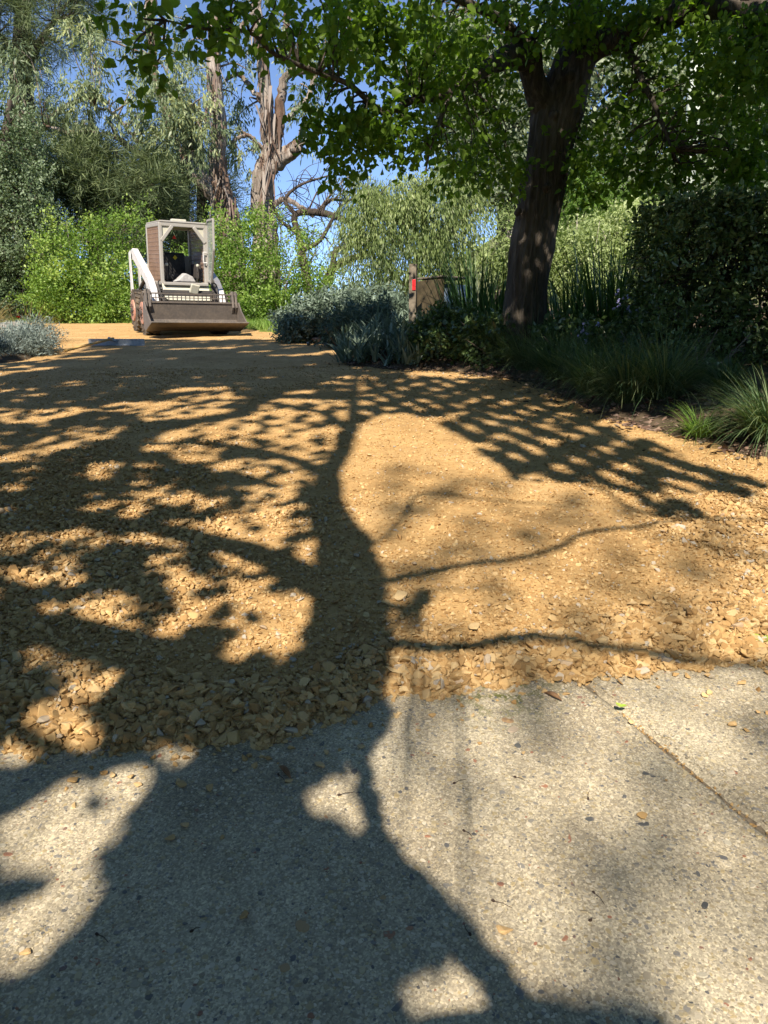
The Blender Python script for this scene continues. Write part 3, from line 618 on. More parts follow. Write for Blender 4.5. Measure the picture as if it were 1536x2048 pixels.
tag(grid_obj('lawn', np.arange(-13, .3, .15), np.arange(12, 24, .15), lawn_z, m_lawn), 'strip of green lawn behind the loader', 'lawn', kind='structure')
# ------------------------------------------------------------------ vegetation materials
m_near_bark = bark_mat('furrowed dark bark', (.03, .025, .02), (.10, .085, .07), (.25, .22, .185), 22, 3.0, 1.0, .06)
m_gum_bark = bark_mat('peeling gum bark', (.09, .07, .06), (.29, .245, .21), (.52, .48, .43), 13, 1.1, 1.0, .09, .9, (.13, .08, .055), .9)
m_pale_bark = bark_mat('pale smooth bark', (.25, .22, .19), (.42, .38, .33), (.55, .51, .46), 5, 1.2, .4, .01)
m_grey_bark = bark_mat('grey twig bark', (.07, .06, .05), (.16, .135, .11), (.26, .22, .18), 8, 2, .6, .01)
m_dark_bark = bark_mat('dark trunk bark', (.03, .024, .02), (.07, .055, .045), (.12, .10, .08), 8, 2, .8, .02)
m_near_leaf = leaf_mat('near tree leaf', (.085, .14, .018), (.15, .225, .026), (.24, .33, .045), .62, .45, .35)
m_gum_leaf = leaf_mat('gum leaf', (.105, .13, .062), (.225, .25, .115), (.40, .37, .14), .3, .45, .4, (1.1, 1.15, .7))
m_lime_leaf = leaf_mat('spring leaf', (.08, .14, .02), (.19, .28, .045), (.38, .44, .10), .42)
m_dark_leaf = leaf_mat('glossy evergreen leaf', (.035, .055, .02), (.09, .125, .045), (.26, .29, .16), .2, .5, .35)
m_pine_leaf = leaf_mat('pine needle', (.04, .055, .022), (.11, .13, .05), (.24, .25, .10), .2, .6, .3)
m_weep_leaf = leaf_mat('weeping leaf', (.09, .12, .035), (.2, .235, .07), (.36, .375, .13), .35, .45)
m_yellow_leaf = leaf_mat('yellow green leaf', (.16, .19, .06), (.32, .35, .12), (.5, .49, .22), .35)
m_olive_leaf = leaf_mat('olive leaf', (.13, .14, .075), (.27, .28, .15), (.42, .42, .27), .3)
m_silver_leaf = leaf_mat('silver leaf', (.10, .125, .075), (.19, .22, .14), (.36, .39, .28), .2, .8, .15, (1, 1.1, .8))
m_blue_leaf = leaf_mat('blue grey leaf', (.12, .135, .10), (.24, .255, .2), (.40, .41, .33), .15, .8, .1, (1, 1.1, .9))
m_hedge_leaf = leaf_mat('hedge leaf', (.05, .075, .024), (.10, .145, .04), (.26, .3, .12), .25, .3, .5)
m_grass_blade = leaf_mat('tussock blade', (.05, .085, .035), (.10, .155, .06), (.24, .25, .11), .3, .5, .3)
m_straw_blade = leaf_mat('straw blade', (.2, .12, .05), (.42, .28, .12), (.55, .38, .18), .3)
m_strap = leaf_mat('strap leaf', (.03, .07, .016), (.06, .12, .028), (.13, .19, .05), .3, .35, .45)
m_lawn_blade = leaf_mat('lawn blade', (.10, .17, .03), (.2, .3, .05), (.34, .38, .1), .35)
m_lav = plain('lavender petal', (.28, .27, .55), (.5, .5, .8), 40, .6)
m_red = plain('red petal', (.55, .02, .01), (.7, .04, .02), 30, .6)

# ------------------------------------------------------------------ the tree behind the viewer whose shade lies on the drive
TILT = S[2]
def lift(p, h):
    p = np.asarray(p, float); q = np.array([p[0], p[1], float(G(p[0], p[1]))]); return q + S * (h / TILT)
root = thing('shade_tree', 'broad leafy tree at the edge of the concrete, casting the forked shadow', 'tree', (-.5, -.95, float(G(-.5, -.95))))
tr = Acc()
LR = [.20, .20, .19, .18, .17, .15, .135, .13, .125, .118, .113, .11, .098, .082, .064, .055, .052, .048, .04]
hl = [.93 * (p[1] + .98) for p in LEADER]
rows = [(-.55, -1.0, float(G(-.5, -1)) - .25, .36), (-.52, -.97, float(G(-.5, -1)) + .15, .30)] + [(*lift(p, h), r) for p, h, r in zip(LEADER, hl, LR)]
lead = tr.limb(rows, 90, 18, .004)
def off_limb(pts, h0, rise, r0, r1, sides=8):
    pts = np.asarray(pts, float); s_ = np.concatenate([[0], np.cumsum(np.linalg.norm(np.diff(pts, axis=0), axis=1))]); t = s_ / s_[-1]
    return tr.limb([(*lift(p, h0 + rise * a), r0 + (r1 - r0) * b) for p, a, b in zip(pts, s_, t)], len(pts) * 5, sides, .003)
H = lambda y: .93 * (y + .98)
off_limb([(-.12, 1.40)] + LIMBL, H(1.45), .5, .10, .05); off_limb([(-.06, 1.72)] + LIMBR, H(1.75), .45, .026, .012)
off_limb(K1, H(2.21), .5, .020, .011); off_limb(K2, H(2.5), .5, .013, .006); off_limb(K4[::-1], H(2.21) + .7, .6, .014, .007); off_limb(K5, H(2.11), 1.0, .022, .018)
off_limb([(-.12, 2.1)] + L2, H(2.15), .55, .07, .03); off_limb(L3, H(3.57), .6, .05, .025); off_limb(L4, H(4.64), .5, .05, .02); off_limb(L5, H(6.03), .4, .045, .02); off_limb(R5, H(6.03), .4, .04, .015)
off_limb(THIN, H(.8), .3, .03, .012)
tr.limb([(*lift((-.05, .55), .9), .10), (*lift((.05, .73), 1.25), .07), (*lift((.2, .77), 1.5), .05), (*lift((.36, .77), 1.7), .035)], 20, 8)
# leaves: clusters on twigs over the parts of the ground that lie in shade
XN = 520000; X = np.column_stack([R.uniform(-1, 1, XN), .72 + 11.6 * R.uniform(0, 1, XN) ** 1.5]); X[:, 0] *= .62 * X[:, 1] + .5
dark = inpoly(X, Z1)
e = .006 + .011 * X[:, 1]
for dx, dy in ((1, 0), (-1, 0), (0, 1), (0, -1), (.7, .7), (-.7, -.7), (.7, -.7), (-.7, .7)):
    Q = X + np.column_stack([dx * e, dy * e]); dark &= inpoly(Q, Z1)
    for b in BRIGHT:
        dark &= ~inpoly(Q, b)
for b in BRIGHT: dark &= ~inpoly(X, b)
nz = fbm(X, .32, 31); dark &= ~((X[:, 1] > 4.2) & (nz > .48)) & ~((X[:, 1] > 1.6) & (nz > .72)) & ~((X[:, 1] > 2.6) & (fbm(X, .12, 34) > .62)) & ~((X[:, 1] > 1.55) & (fbm(X, .05, 36, 2) > .4))
dap = inpoly(X, DAP) & (fbm(X * np.array([1, .8]), .06, 32, 4) < .0)
far = inpoly(X, FAR) & (X[:, 0] < .2) & (fbm(X * np.array([1, .7]), .12, 33, 4) < .14)
inb = np.zeros(len(X), bool)
for b in BRIGHT: inb |= inpoly(X, b)
speck = inb & (X[:, 1] > 1.5) & (fbm(X, .055, 37, 2) > .52)
X = X[(dark | dap | far | speck)]
# the trunk shades its own strip already
own = polydist(X, LEADER) < .05; X = X[~own | (X[:, 1] > 3)]
area_n = int(min(len(X), 150000)); X = X[R.permutation(len(X))[:area_n]]
h0 = np.maximum(2.3, .62 * X[:, 1] + 1.5); hh = h0 + R.uniform(0, 1, len(X)) ** 1.3 * (1.2 + .18 * X[:, 1]) + .35 * fbm(X, .6, 40)
base = np.column_stack([X, G(X[:, 0], X[:, 1])]) + S[None] * (hh / TILT)[:, None]
dirs = norm(R.normal(size=base.shape) + np.array([0, 0, -.5])); nn = R.normal(size=base.shape) * .6 + S[None] * 1.0
L_ = (.026 + .012 * X[:, 1]) * R.lognormal(0, .2, len(X))
lf = Acc(); lf.add(*leaves(base - dirs * L_[:, None] * .5, dirs, nn, L_, L_ * .78, np.clip(R.normal(.5, .2, len(X)), 0, 1), 'rhomb'))
# thin high twigs and leaves at the top of the crown: only a soft mottling on the slab
X2 = np.column_stack([R.uniform(-.2, 2.2, 90000), R.uniform(.7, 4.2, 90000)]); X2 = X2[inpoly(X2, HIGHD) & (fbm(X2 * np.array([1, .7]), .085, 35) > .12)]; X2 = X2[R.permutation(len(X2))[:2700]]
hh2 = R.uniform(8.5, 13.5, len(X2)); b2 = np.column_stack([X2, G(X2[:, 0], X2[:, 1])]) + S[None] * (hh2 / TILT)[:, None]; d2 = norm(R.normal(size=b2.shape)); l2 = .055 * R.lognormal(0, .2, len(X2))
lf.add(*leaves(b2 - d2 * .03, d2, R.normal(size=b2.shape) + S[None], l2, l2 * .6, np.clip(R.normal(.5, .2, len(X2)), 0, 1), 'rhomb'))
# twigs from the limbs to the clusters
node = np.vstack([v[:len(v) // 18 * 18].reshape(-1, 18, 3).mean(1) for v in tr.V[:1]] + [v[:len(v) // 8 * 8].reshape(-1, 8, 3).mean(1) for v in tr.V[1:]])
for p in base[R.permutation(len(base))[:420]]:
    s_ = node[np.argmin(np.linalg.norm(node - p, axis=1))]
    if np.linalg.norm(s_ - p) < 1.6: twig_to(tr, s_, p, .006, .03, 5, 4)
tr.obj('trunk', m_near_bark, root); lf.obj('crown', m_near_leaf, root, False)

# ------------------------------------------------------------------ the leaning tree in the garden bed
def px_limb(rows, Y=None):
    """rows of (x, y, distance, thickness) read off the photograph, thickness and place as they are at that distance"""
    return [(*at(a, b, d), w * d / FPX * .5) for a, b, d, w in rows]
def furrow(P, ang):
    zz = P[:, 2:3]; a = ang[None]
    return (1 + .085 * np.abs(np.sin(a * 11 + 1.6 * np.sin(zz * 5) + zz * 1.5)) + .03 * np.sin(a * 17 + zz * 7 + np.sin(zz * 13)) + .05 * np.sin(a * 3 + zz * 2.2) + .03 * np.sin(zz * 11 + a * 2))
bx, by = at(1048, 745, 7.5)[:2]
root = thing('leaning_tree', 'big dark leaning tree with furrowed trunk rising from the garden bed', 'tree', (bx, by, BZ(bx, by)))
tr = Acc()
TRUNK = px_limb([(1050, 790, 7.5, 120), (1049, 740, 7.5, 100), (1048, 690, 7.5, 84), (1052, 600, 7.5, 74), (1062, 500, 7.5, 76), (1080, 400, 7.5, 77), (1098, 300, 7.5, 76), (1118, 215, 7.5, 84), (1142, 150, 7.5, 70), (1162, 95, 7.5, 62), (1172, 50, 7.5, 60), (1168, 0, 7.5, 48), (1150, -70, 7.4, 36), (1120, -160, 7.2, 26)])
q0 = tr.limb(TRUNK, 110, 72, 0, furrow)
tr.limb(px_limb([(1100, 235, 7.5, 50), (1078, 190, 7.4, 44), (1066, 150, 7.35, 40), (1058, 112, 7.3, 44), (1040, 92, 7.2, 46)]), 40, 40, 0, furrow)
q1 = tr.limb(px_limb([(1056, 118, 7.3, 44), (1022, 112, 7.1, 42), (985, 130, 6.9, 32), (945, 152, 6.7, 22), (905, 180, 6.5, 16), (867, 195, 6.4, 14), (815, 204, 6.2, 12), (768, 224, 6.0, 11), (700, 170, 5.7, 10), (640, 146, 5.5, 9), (550, 108, 5.2, 8), (500, 65, 5.0, 7), (410, 57, 4.8, 5), (330, 40, 4.6, 3)]), 60, 10)
q2 = tr.limb(px_limb([(1160, 120, 7.5, 44), (1200, 88, 7.4, 44), (1250, 74, 7.2, 42), (1311, 45, 7.0, 42), (1398, 14, 6.7, 42), (1486, 15, 6.4, 40), (1540, 38, 6.2, 38), (1620, 80, 5.9, 30), (1760, 110, 5.6, 20)]), 70, 28, 0, furrow)
q3 = tr.limb(px_limb([(1240, 78, 7.2, 20), (1262, 110, 7.0, 15), (1285, 160, 6.8, 12), (1305, 200, 6.7, 10), (1330, 260, 6.6, 7), (1345, 300, 6.5, 4)]), 30, 8)
q4 = tr.limb(px_limb([(1060, 100, 7.2, 24), (1000, 40, 7.0, 18), (900, -10, 6.6, 14), (760, -60, 6.2, 11), (600, -60, 5.6, 8), (420, -40, 5.2, 5)]), 40, 8)
q5 = tr.limb(px_limb([(905, 180, 6.5, 10), (880, 240, 6.4, 8), (860, 300, 6.3, 5), (850, 350, 6.3, 3)]), 20, 6)
q6 = tr.limb([(*at(1168, 0, 7.5), .12), (1.9, 6.3, 5.0, .09), (2.1, 4.8, 5.5, .07), (2.4, 3.2, 5.6, .04)], 30, 10)
q7 = tr.limb([(*at(1486, 15, 6.4), .07), (3.2, 5.0, 4.4, .055), (3.4, 3.6, 4.8, .035), (3.5, 2.4, 5.0, .02)], 24, 8)
# knots
for (px_, py_, w_) in ((1100, 245, .05), (1130, 170, .06), (1085, 385, .045), (1030, 430, .03)):
    c_ = at(px_, py_, 7.5); c_[1] -= .19; tr.limb([(*(c_ + [0, .08, 0]), w_), (*(c_ + [0, .0, .005]), w_ * 1.05), (*(c_ - [0, .03, 0]), w_ * .7), (*(c_ - [0, .02, 0]), w_ * .25)], 10, 12)
nodes = np.vstack([q[:, :4] for q in (q0[60:], q1, q2, q3, q4, q5, q6, q7)])
lf = Acc()
def hang(px_, py_, d_, rx, rz, ry, clumps, per, var=.45, sh=.1):
    P, D, K, idx = crown_points(at(px_, py_, d_), (rx, ry, rz), clumps, per, .2, sh)
    v = np.clip(var + R.normal(0, .15, len(K)), 0, 1)[idx]
    lf.add(*sprigs(P, D + np.array([0, 0, -.5]), 7, .2, .056, .042, .75, .35, .5, 'ovate', v))
    for kc in K[::1]:
        s_ = nodes[np.argmin(np.linalg.norm(nodes[:, :3] - kc, axis=1))]; twig_to(tr, s_[:3], kc, .009, .06, 6, 4)
for a in [(850, 120, 6.4, .6, .4, .6, 26, 7), (740, 40, 6.0, .5, .3, .5, 22, 7), (680, 215, 5.8, .28, .2, .3, 12, 7), (770, 280, 6.2, .42, .26, .45, 16, 7), (920, 250, 6.7, .5, .42, .5, 22, 7), (940, 50, 6.9, .6, .38, .6, 20, 7),
          (980, 330, 6.9, .25, .2, .3, 7, 8), (640, 60, 5.5, .25, .22, .3, 9, 7), (560, 50, 5.3, .22, .14, .3, 5, 5), (470, 70, 5.0, .26, .1, .25, 6, 4), (360, 50, 4.7, .28, .08, .3, 6, 4), (270, 100, 4.6, .15, .12, .2, 3, 4), (480, 10, 4.9, .4, .06, .3, 5, 4),
          (1230, 220, 7.2, .5, .55, .6, 20, 7), (1380, 180, 6.8, .6, .65, .7, 30, 8), (1500, 220, 6.4, .45, .65, .6, 22, 8), (1300, 330, 7.0, .45, .22, .4, 11, 8), (1460, 330, 6.6, .45, .16, .4, 10, 8), (1180, 330, 7.3, .25, .35, .4, 9, 8), (1400, 60, 6.8, .6, .35, .6, 17, 9), (1100, 10, 7.0, .7, .3, .7, 16, 9), (1250, 10, 6.9, .5, .25, .6, 13, 9), (1540, 100, 6.0, .35, .5, .5, 14, 9)]:
    hang(*a)
# the crown goes on overhead, above the view, and shades the bed and the hedge
def over(c, r, clumps, per):
    P, D, K, idx = crown_points(c, r, clumps, per, .2, .3); lf.add(*sprigs(P, D, 8, .28, .10, .075, .7, .2, .6, 'rhomb', np.clip(.45 + R.normal(0, .15, len(K)), 0, 1)[idx], flat=.4))
    for kc in K: s_ = nodes[np.argmin(np.linalg.norm(nodes[:, :3] - kc, axis=1))]; twig_to(tr, s_[:3], kc, .012, .06, 6, 4)
for c_, r_, n_ in [((.4, 3.4, 5.1), (.9, .9, .4), 20), ((.9, 1.9, 5.0), (.9, .9, .4), 34), ((1.9, 2.9, 5.0), (1.1, 1.1, .5), 34), ((2.0, 1.3, 4.8), (1.0, .8, .4), 24), ((3.2, 2.2, 4.8), (1.2, 1.2, .5), 24), ((3.3, 3.8, 4.9), (1.2, .8, .5), 20), ((4.6, 2.4, 4.6), (1.2, 1.3, .6), 20), ((3.2, .8, 4.6), (1.0, .8, .4), 14), ((1.2, 4.8, 5.3), (.5, .5, .3), 20), ((1.5, 5.6, 5.3), (.6, .5, .3), 22), ((1.1, .6, 4.9), (.7, .6, .4), 20)]:
    over(c_, r_, n_, 13)
tr.obj('trunk', m_near_bark, root); lf.obj('crown', m_near_leaf, root, False)

# ------------------------------------------------------------------ trees and shrubs behind the drive
def base_of(px_, Y):
    p = at(px_, 700, Y); return (p[0], Y, float(G(p[0], Y)))
def el(px_, py_, Y, rx, rz, ry, clumps, per, **kw):
    s_ = Y / FPX; return dict(c=at(px_, py_, Y), r=(rx * s_, ry * s_, rz * s_), clumps=clumps, per=per, **kw)
def ragged(P, ang): return .80 * (1 + .07 * np.sin(ang[None] * 3 + P[:, 2:3] * 1.3) + .07 * np.sin(ang[None] * 6 + P[:, 2:3] * 2.2 + np.sin(P[:, 2:3] * 4)) + .05 * np.sin(ang[None] * 11 + P[:, 2:3] * 4))
GUM = dict(k=10, slen=.34, L=.125, W=.03, spread=.5, droop=.65, up=.1, shape='lance', rise=-.3)
# gum with the leaning limb
plant('gum_tree', 'tall gum tree with peeling bark and a long limb sweeping toward the dark pines', 'tree', base_of(462, 22), m_gum_leaf, m_gum_bark,
      [px_limb([(472, 640, 22, 66), (466, 520, 22, 54), (460, 440, 22, 48), (448, 400, 22, 46), (436, 330, 22, 38), (438, 250, 22, 32), (428, 160, 22, 30), (430, 70, 22, 28), (440, 0, 22, 26), (446, -160, 22, 16)]),
       px_limb([(458, 440, 22, 40), (420, 380, 21.8, 30), (370, 345, 21.6, 20), (310, 325, 21.4, 15), (250, 290, 21, 12), (215, 240, 20.8, 8)]),
       px_limb([(450, 400, 22, 30), (400, 350, 21.8, 34), (385, 325, 21.8, 26), (380, 250, 21.6, 12), (350, 200, 21.6, 8)]),
       px_limb([(310, 325, 21.4, 9), (260, 265, 21, 7), (225, 225, 20.8, 6), (190, 215, 20.6, 4)]), px_limb([(196, 264, 20.8, 5), (160, 262, 20.6, 8), (130, 264, 20.5, 8), (110, 255, 20.5, 6), (70, 250, 20.4, 4)]), px_limb([(250, 290, 21, 8), (225, 270, 20.9, 6), (196, 264, 20.8, 6)]),
       px_limb([(300, -40, 23, 26), (300, 40, 23, 22), (306, 110, 23, 18), (320, 200, 22.8, 14), (370, 330, 22.5, 14)]), px_limb([(430, 100, 22, 14), (480, 60, 22, 10), (520, 0, 22, 8)])],
      [el(160, 110, 20.5, 45, 60, 50, 10, 14, var=.62), el(110, 200, 20.5, 70, 40, 60, 10, 12, var=.45), el(220, 190, 20.6, 55, 36, 50, 8, 12, var=.5), el(330, 215, 21, 60, 45, 60, 14, 13, var=.45), el(385, 180, 21.2, 45, 45, 60, 9, 13, var=.65), el(300, 130, 21.4, 60, 36, 60, 6, 11, var=.3), el(400, 260, 20.8, 42, 40, 50, 10, 13, var=.55), el(350, 290, 20.9, 45, 30, 50, 8, 12, var=.5), el(370, 60, 22.8, 60, 50, 70, 7, 12, var=.3), el(230, 40, 22, 70, 40, 70, 6, 11, var=.3), el(480, 150, 23.2, 36, 50, 60, 6, 12, var=.3), el(50, 150, 20.6, 40, 45, 50, 6, 11, var=.35)],
      GUM, twig=.035, sides=26, ridge=ragged, wob=.02)
plant('gum_tree', 'tall gum tree with forked reddish trunk and broken stub, beside the bare tree', 'tree', base_of(528, 23), m_gum_leaf, m_gum_bark,
      [px_limb([(532, 640, 23, 74), (530, 520, 23, 62), (528, 440, 23, 54), (524, 390, 23, 50), (532, 335, 23, 46), (540, 300, 23, 36), (532, 220, 23, 30), (528, 150, 23, 26), (516, 60, 23, 24), (510, -60, 23, 16)]),
       px_limb([(530, 345, 23, 40), (562, 318, 22.8, 36), (588, 300, 22.6, 32), (594, 292, 22.5, 26)]), px_limb([(548, 300, 23, 30), (556, 250, 23, 28), (562, 190, 23, 20), (575, 150, 23, 16), (640, 130, 22.8, 14), (700, 100, 22.6, 16), (745, 70, 22.4, 12)]),
       px_limb([(575, 240, 23, 14), (615, 195, 22.8, 12), (630, 150, 22.8, 9), (690, 80, 22.6, 10), (700, 20, 22.6, 8)]), px_limb([(540, 415, 23, 14), (570, 398, 22.6, 12), (600, 412, 22.4, 10), (625, 432, 22.2, 5)]), px_limb([(530, 300, 23, 10), (495, 270, 22.8, 9), (460, 285, 22.6, 7)]), px_limb([(525, 205, 23, 12), (480, 150, 23, 9), (450, 160, 23, 6)]),
       px_limb([(560, 120, 23, 16), (575, 30, 23, 14), (570, -80, 23, 10)])],
      [el(640, 110, 22.4, 55, 40, 60, 7, 12, var=.35), el(590, 50, 23.6, 45, 50, 60, 6, 12, var=.3), el(600, 190, 23.6, 30, 35, 50, 4, 11, var=.4), el(630, 250, 22.6, 36, 30, 50, 5, 11, var=.4), el(482, 275, 22.4, 28, 26, 40, 5, 12, var=.65), el(480, 40, 23.8, 40, 50, 60, 6, 12, var=.3), el(690, 330, 22.0, 34, 22, 40, 4, 10, var=.4), el(505, 330, 23.6, 24, 25, 40, 3, 10, var=.5), el(480, 200, 23.6, 30, 35, 50, 4, 11, var=.35), el(690, 40, 22.6, 40, 30, 50, 4, 11, var=.35)],
      GUM, twig=.03, sides=26, ridge=ragged, wob=.02)
m_strip = leaf_mat('hanging bark strip', (.10, .055, .035), (.2, .12, .085), (.34, .26, .2), .1, .9, .1, (1, 1, 1))
gums = [o for o in bpy.data.objects if o.name.startswith('gum_tree')]
for o, line in zip(gums, ([(466, 500), (455, 420), (440, 340), (438, 250), (428, 160), (430, 70), (438, 0)], [(530, 500), (526, 400), (534, 330), (536, 250), (528, 160), (518, 60), (545, 290), (560, 220)])):
    Y = 21.55 if o is gums[0] else 22.6; a = Acc(); n = 90; k_ = R.integers(0, len(line) - 1, n); t_ = R.uniform(0, 1, n); B = []
    for k0, t0 in zip(k_, t_):
        p0, p1 = line[k0], line[k0 + 1]; t0 = t0 if abs(p0[1] - p1[1]) < 150 else 0; B.append(at(p0[0] + (p1[0] - p0[0]) * t0 + R.normal(0, 9), p0[1] + (p1[1] - p0[1]) * t0, Y + R.uniform(-.06, .2)))
    a.add(*blades(np.array(B), R.uniform(3.4, 6.0, n), R.uniform(.3, 1.1, n), R.uniform(.03, .09, n), R.uniform(2.7, 3.1, n), R.uniform(-.2, .2, n), 4)); a.obj('bark_strips', m_strip, o)['kind'] = 'stuff'
PINE = dict(k=16, slen=.45, L=.26, W=.016, spread=.5, droop=.0, up=.1, rise=.15)
plant('pine_tree', 'tall dark pine standing behind the gum with the sweeping limb', 'tree', base_of(40, 24), m_pine_leaf, m_dark_bark,
      [px_limb([(70, 660, 24, 60), (52, 400, 24, 48), (44, 200, 24, 42), (42, 120, 24, 34), (46, 20, 24, 26), (50, -150, 24, 12)]), px_limb([(44, 150, 24, 20), (75, 90, 23.6, 14), (110, 40, 23.4, 8)]), px_limb([(44, 150, 24, 16), (10, 80, 23.6, 10), (-30, 60, 23.4, 6)]), px_limb([(48, 300, 24, 16), (120, 220, 23.6, 10), (190, 190, 23.4, 6)])],
      [el(60, 40, 23.5, 110, 60, 90, 46, 13, var=.45), el(150, 0, 23.6, 50, 36, 60, 12, 12, var=.35), el(10, 60, 23.4, 50, 70, 60, 22, 12, var=.4), el(20, 200, 23.6, 60, 60, 60, 18, 10, var=.3)], PINE, twig=.03, sag=-.05)
plant('pine_tree', 'bushy olive pine above the lime green shrub', 'tree', base_of(190, 21.5), m_pine_leaf, m_dark_bark,
      [px_limb([(200, 660, 21.5, 34), (190, 450, 21.5, 28), (185, 300, 21.5, 18), (180, 220, 21.5, 8)]), px_limb([(190, 420, 21.5, 14), (270, 380, 21.2, 8)]), px_limb([(190, 400, 21.5, 14), (110, 340, 21.2, 8)])],
      [el(120, 320, 21.2, 90, 50, 70, 40, 14, var=.55), el(220, 350, 21, 90, 50, 70, 44, 14, var=.6), el(300, 380, 21, 60, 50, 60, 26, 14, var=.45), el(180, 400, 21, 110, 40, 70, 40, 14, var=.35), el(110, 430, 21, 80, 50, 60, 30, 13, var=.3), el(270, 440, 20.8, 70, 40, 60, 28, 13, var=.35), el(190, 280, 21.4, 60, 30, 50, 16, 12, var=.5)], PINE, twig=.025, sag=-.05)
plant('cypress_tree', 'very dark conifer filling the gap behind the loader cab', 'tree', base_of(360, 27), m_pine_leaf, m_dark_bark,
      [px_limb([(365, 660, 27, 40), (360, 480, 27, 34), (370, 330, 27, 22), (380, 200, 27, 8)]), px_limb([(410, 660, 27.5, 24), (405, 450, 27.5, 22), (400, 300, 27.5, 14), (398, 200, 27.5, 5)])],
      [el(350, 400, 26.5, 110, 90, 80, 70, 13, var=.0), el(420, 440, 27, 70, 80, 70, 36, 12, var=.0), el(300, 460, 26.6, 80, 70, 70, 40, 12, var=.05), el(360, 520, 26.5, 110, 70, 70, 46, 12, var=.0), el(380, 280, 27, 60, 70, 60, 24, 11, var=.1)], PINE, twig=.02, sag=-.05)
EVG = dict(k=16, slen=.3, L=.062, W=.032, spread=.8, droop=.25, up=.3, shape='rhomb')
plant('evergreen_tree', 'dense dark evergreen beside the lime green shrub, glossy in the sun', 'tree', base_of(0, 19.5), m_dark_leaf, m_dark_bark,
      [px_limb([(10, 680, 19.5, 50), (0, 500, 19.5, 40), (10, 300, 19.5, 22), (20, 200, 19.5, 8)]), px_limb([(0, 480, 19.5, 18), (60, 420, 19, 10)])],
      [el(20, 290, 19.2, 60, 70, 60, 40, 15, var=.45), el(30, 400, 19, 75, 60, 60, 46, 15, var=.6), el(50, 480, 18.9, 75, 50, 60, 44, 15, var=.65), el(20, 560, 18.9, 70, 60, 60, 40, 14, var=.3), el(-60, 420, 19.4, 90, 160, 80, 50, 13, var=.3), el(40, 600, 18.8, 60, 40, 50, 26, 13, var=.15)], EVG, twig=.02)
LIME = dict(k=13, slen=.4, L=.058, W=.036, spread=.75, droop=.05, up=.35, rise=.35)
def stems(px_, Y, n, w, h, r=.012):
    b = base_of(px_, Y); out = []
    for k in range(n):
        a = R.uniform(-1, 1); out.append([(b[0] + a * w * .4, Y + R.uniform(-.4, .4), b[2] - .05, r), (b[0] + a * w * .7, Y + R.uniform(-.4, .4), b[2] + h * .5, r * .7), (b[0] + a * w + R.normal(0, .1), Y + R.uniform(-.5, .5), b[2] + h * R.uniform(.75, 1.05), r * .3)])
    return out
plant('lime_shrub', 'big lime green shrub in spring leaf between the evergreen and the loader', 'shrub', base_of(170, 18.5), m_lime_leaf, m_grey_bark, stems(170, 18.5, 22, 1.5, 2.3),
      [el(150, 590, 18, 75, 46, 60, 40, 12, var=.45), el(210, 570, 18, 55, 60, 60, 34, 12, var=.5), el(115, 520, 18.2, 36, 46, 50, 18, 11, var=.55), el(175, 505, 18.4, 55, 45, 60, 22, 11, var=.4), el(245, 622, 17.8, 34, 20, 40, 12, 12, var=.5), el(265, 450, 18.8, 36, 36, 40, 10, 9, var=.45), el(100, 612, 17.8, 36, 30, 40, 14, 12, var=.35), el(215, 475, 18.6, 40, 30, 40, 10, 9, var=.3), el(160, 540, 17.7, 90, 95, 60, 26, 5, var=.9, shell=.9), el(190, 470, 18.4, 90, 60, 40, 14, 4, var=.7, shell=.9)], LIME, twig=.01)
plant('lime_hedge_shrub', 'rambling bright green shrub beside the loader bucket and the bare tree', 'shrub', base_of(520, 18), m_lime_leaf, m_grey_bark, stems(530, 18, 34, 1.6, 2.3),
      [el(445, 570, 18, 40, 70, 60, 30, 11, var=.4), el(500, 530, 18.2, 50, 60, 60, 32, 10, var=.4), el(560, 570, 18, 48, 60, 60, 32, 11, var=.45), el(480, 612, 17.6, 55, 30, 50, 24, 12, var=.4), el(600, 600, 17.8, 44, 40, 50, 20, 11, var=.45), el(640, 575, 17.8, 30, 36, 40, 9, 8, var=.5), el(530, 470, 18.4, 50, 36, 50, 10, 7, var=.5), el(450, 480, 18.4, 36, 40, 50, 12, 9, var=.45), el(630, 520, 18, 40, 40, 40, 8, 5, var=.5), el(380, 570, 19, 70, 55, 60, 24, 11, var=.3), el(530, 540, 17.7, 110, 95, 60, 28, 5, var=.9, shell=.9)], LIME, twig=.01)
for px_, Y, lab, cr in ((180, 22.5, 'dark understorey thicket behind the big lime green shrub', [(110, 610, 70, 40), (200, 600, 70, 50), (270, 610, 60, 45), (150, 560, 80, 40)]), (470, 22.5, 'dark understorey thicket behind the rambling bright green shrub', [(420, 610, 60, 45), (500, 620, 60, 36), (570, 630, 50, 26), (380, 560, 60, 40)])):
    plant('thicket', lab, 'shrub', base_of(px_, Y), m_dark_leaf, m_dark_bark, stems(px_, Y, 12, 1.6, 1.8, .02), [el(a, b, Y, w, h, 50, 36, 12, var=.2) for a, b, w, h in cr], dict(EVG, L=.08, W=.045, k=12), twig=.012)
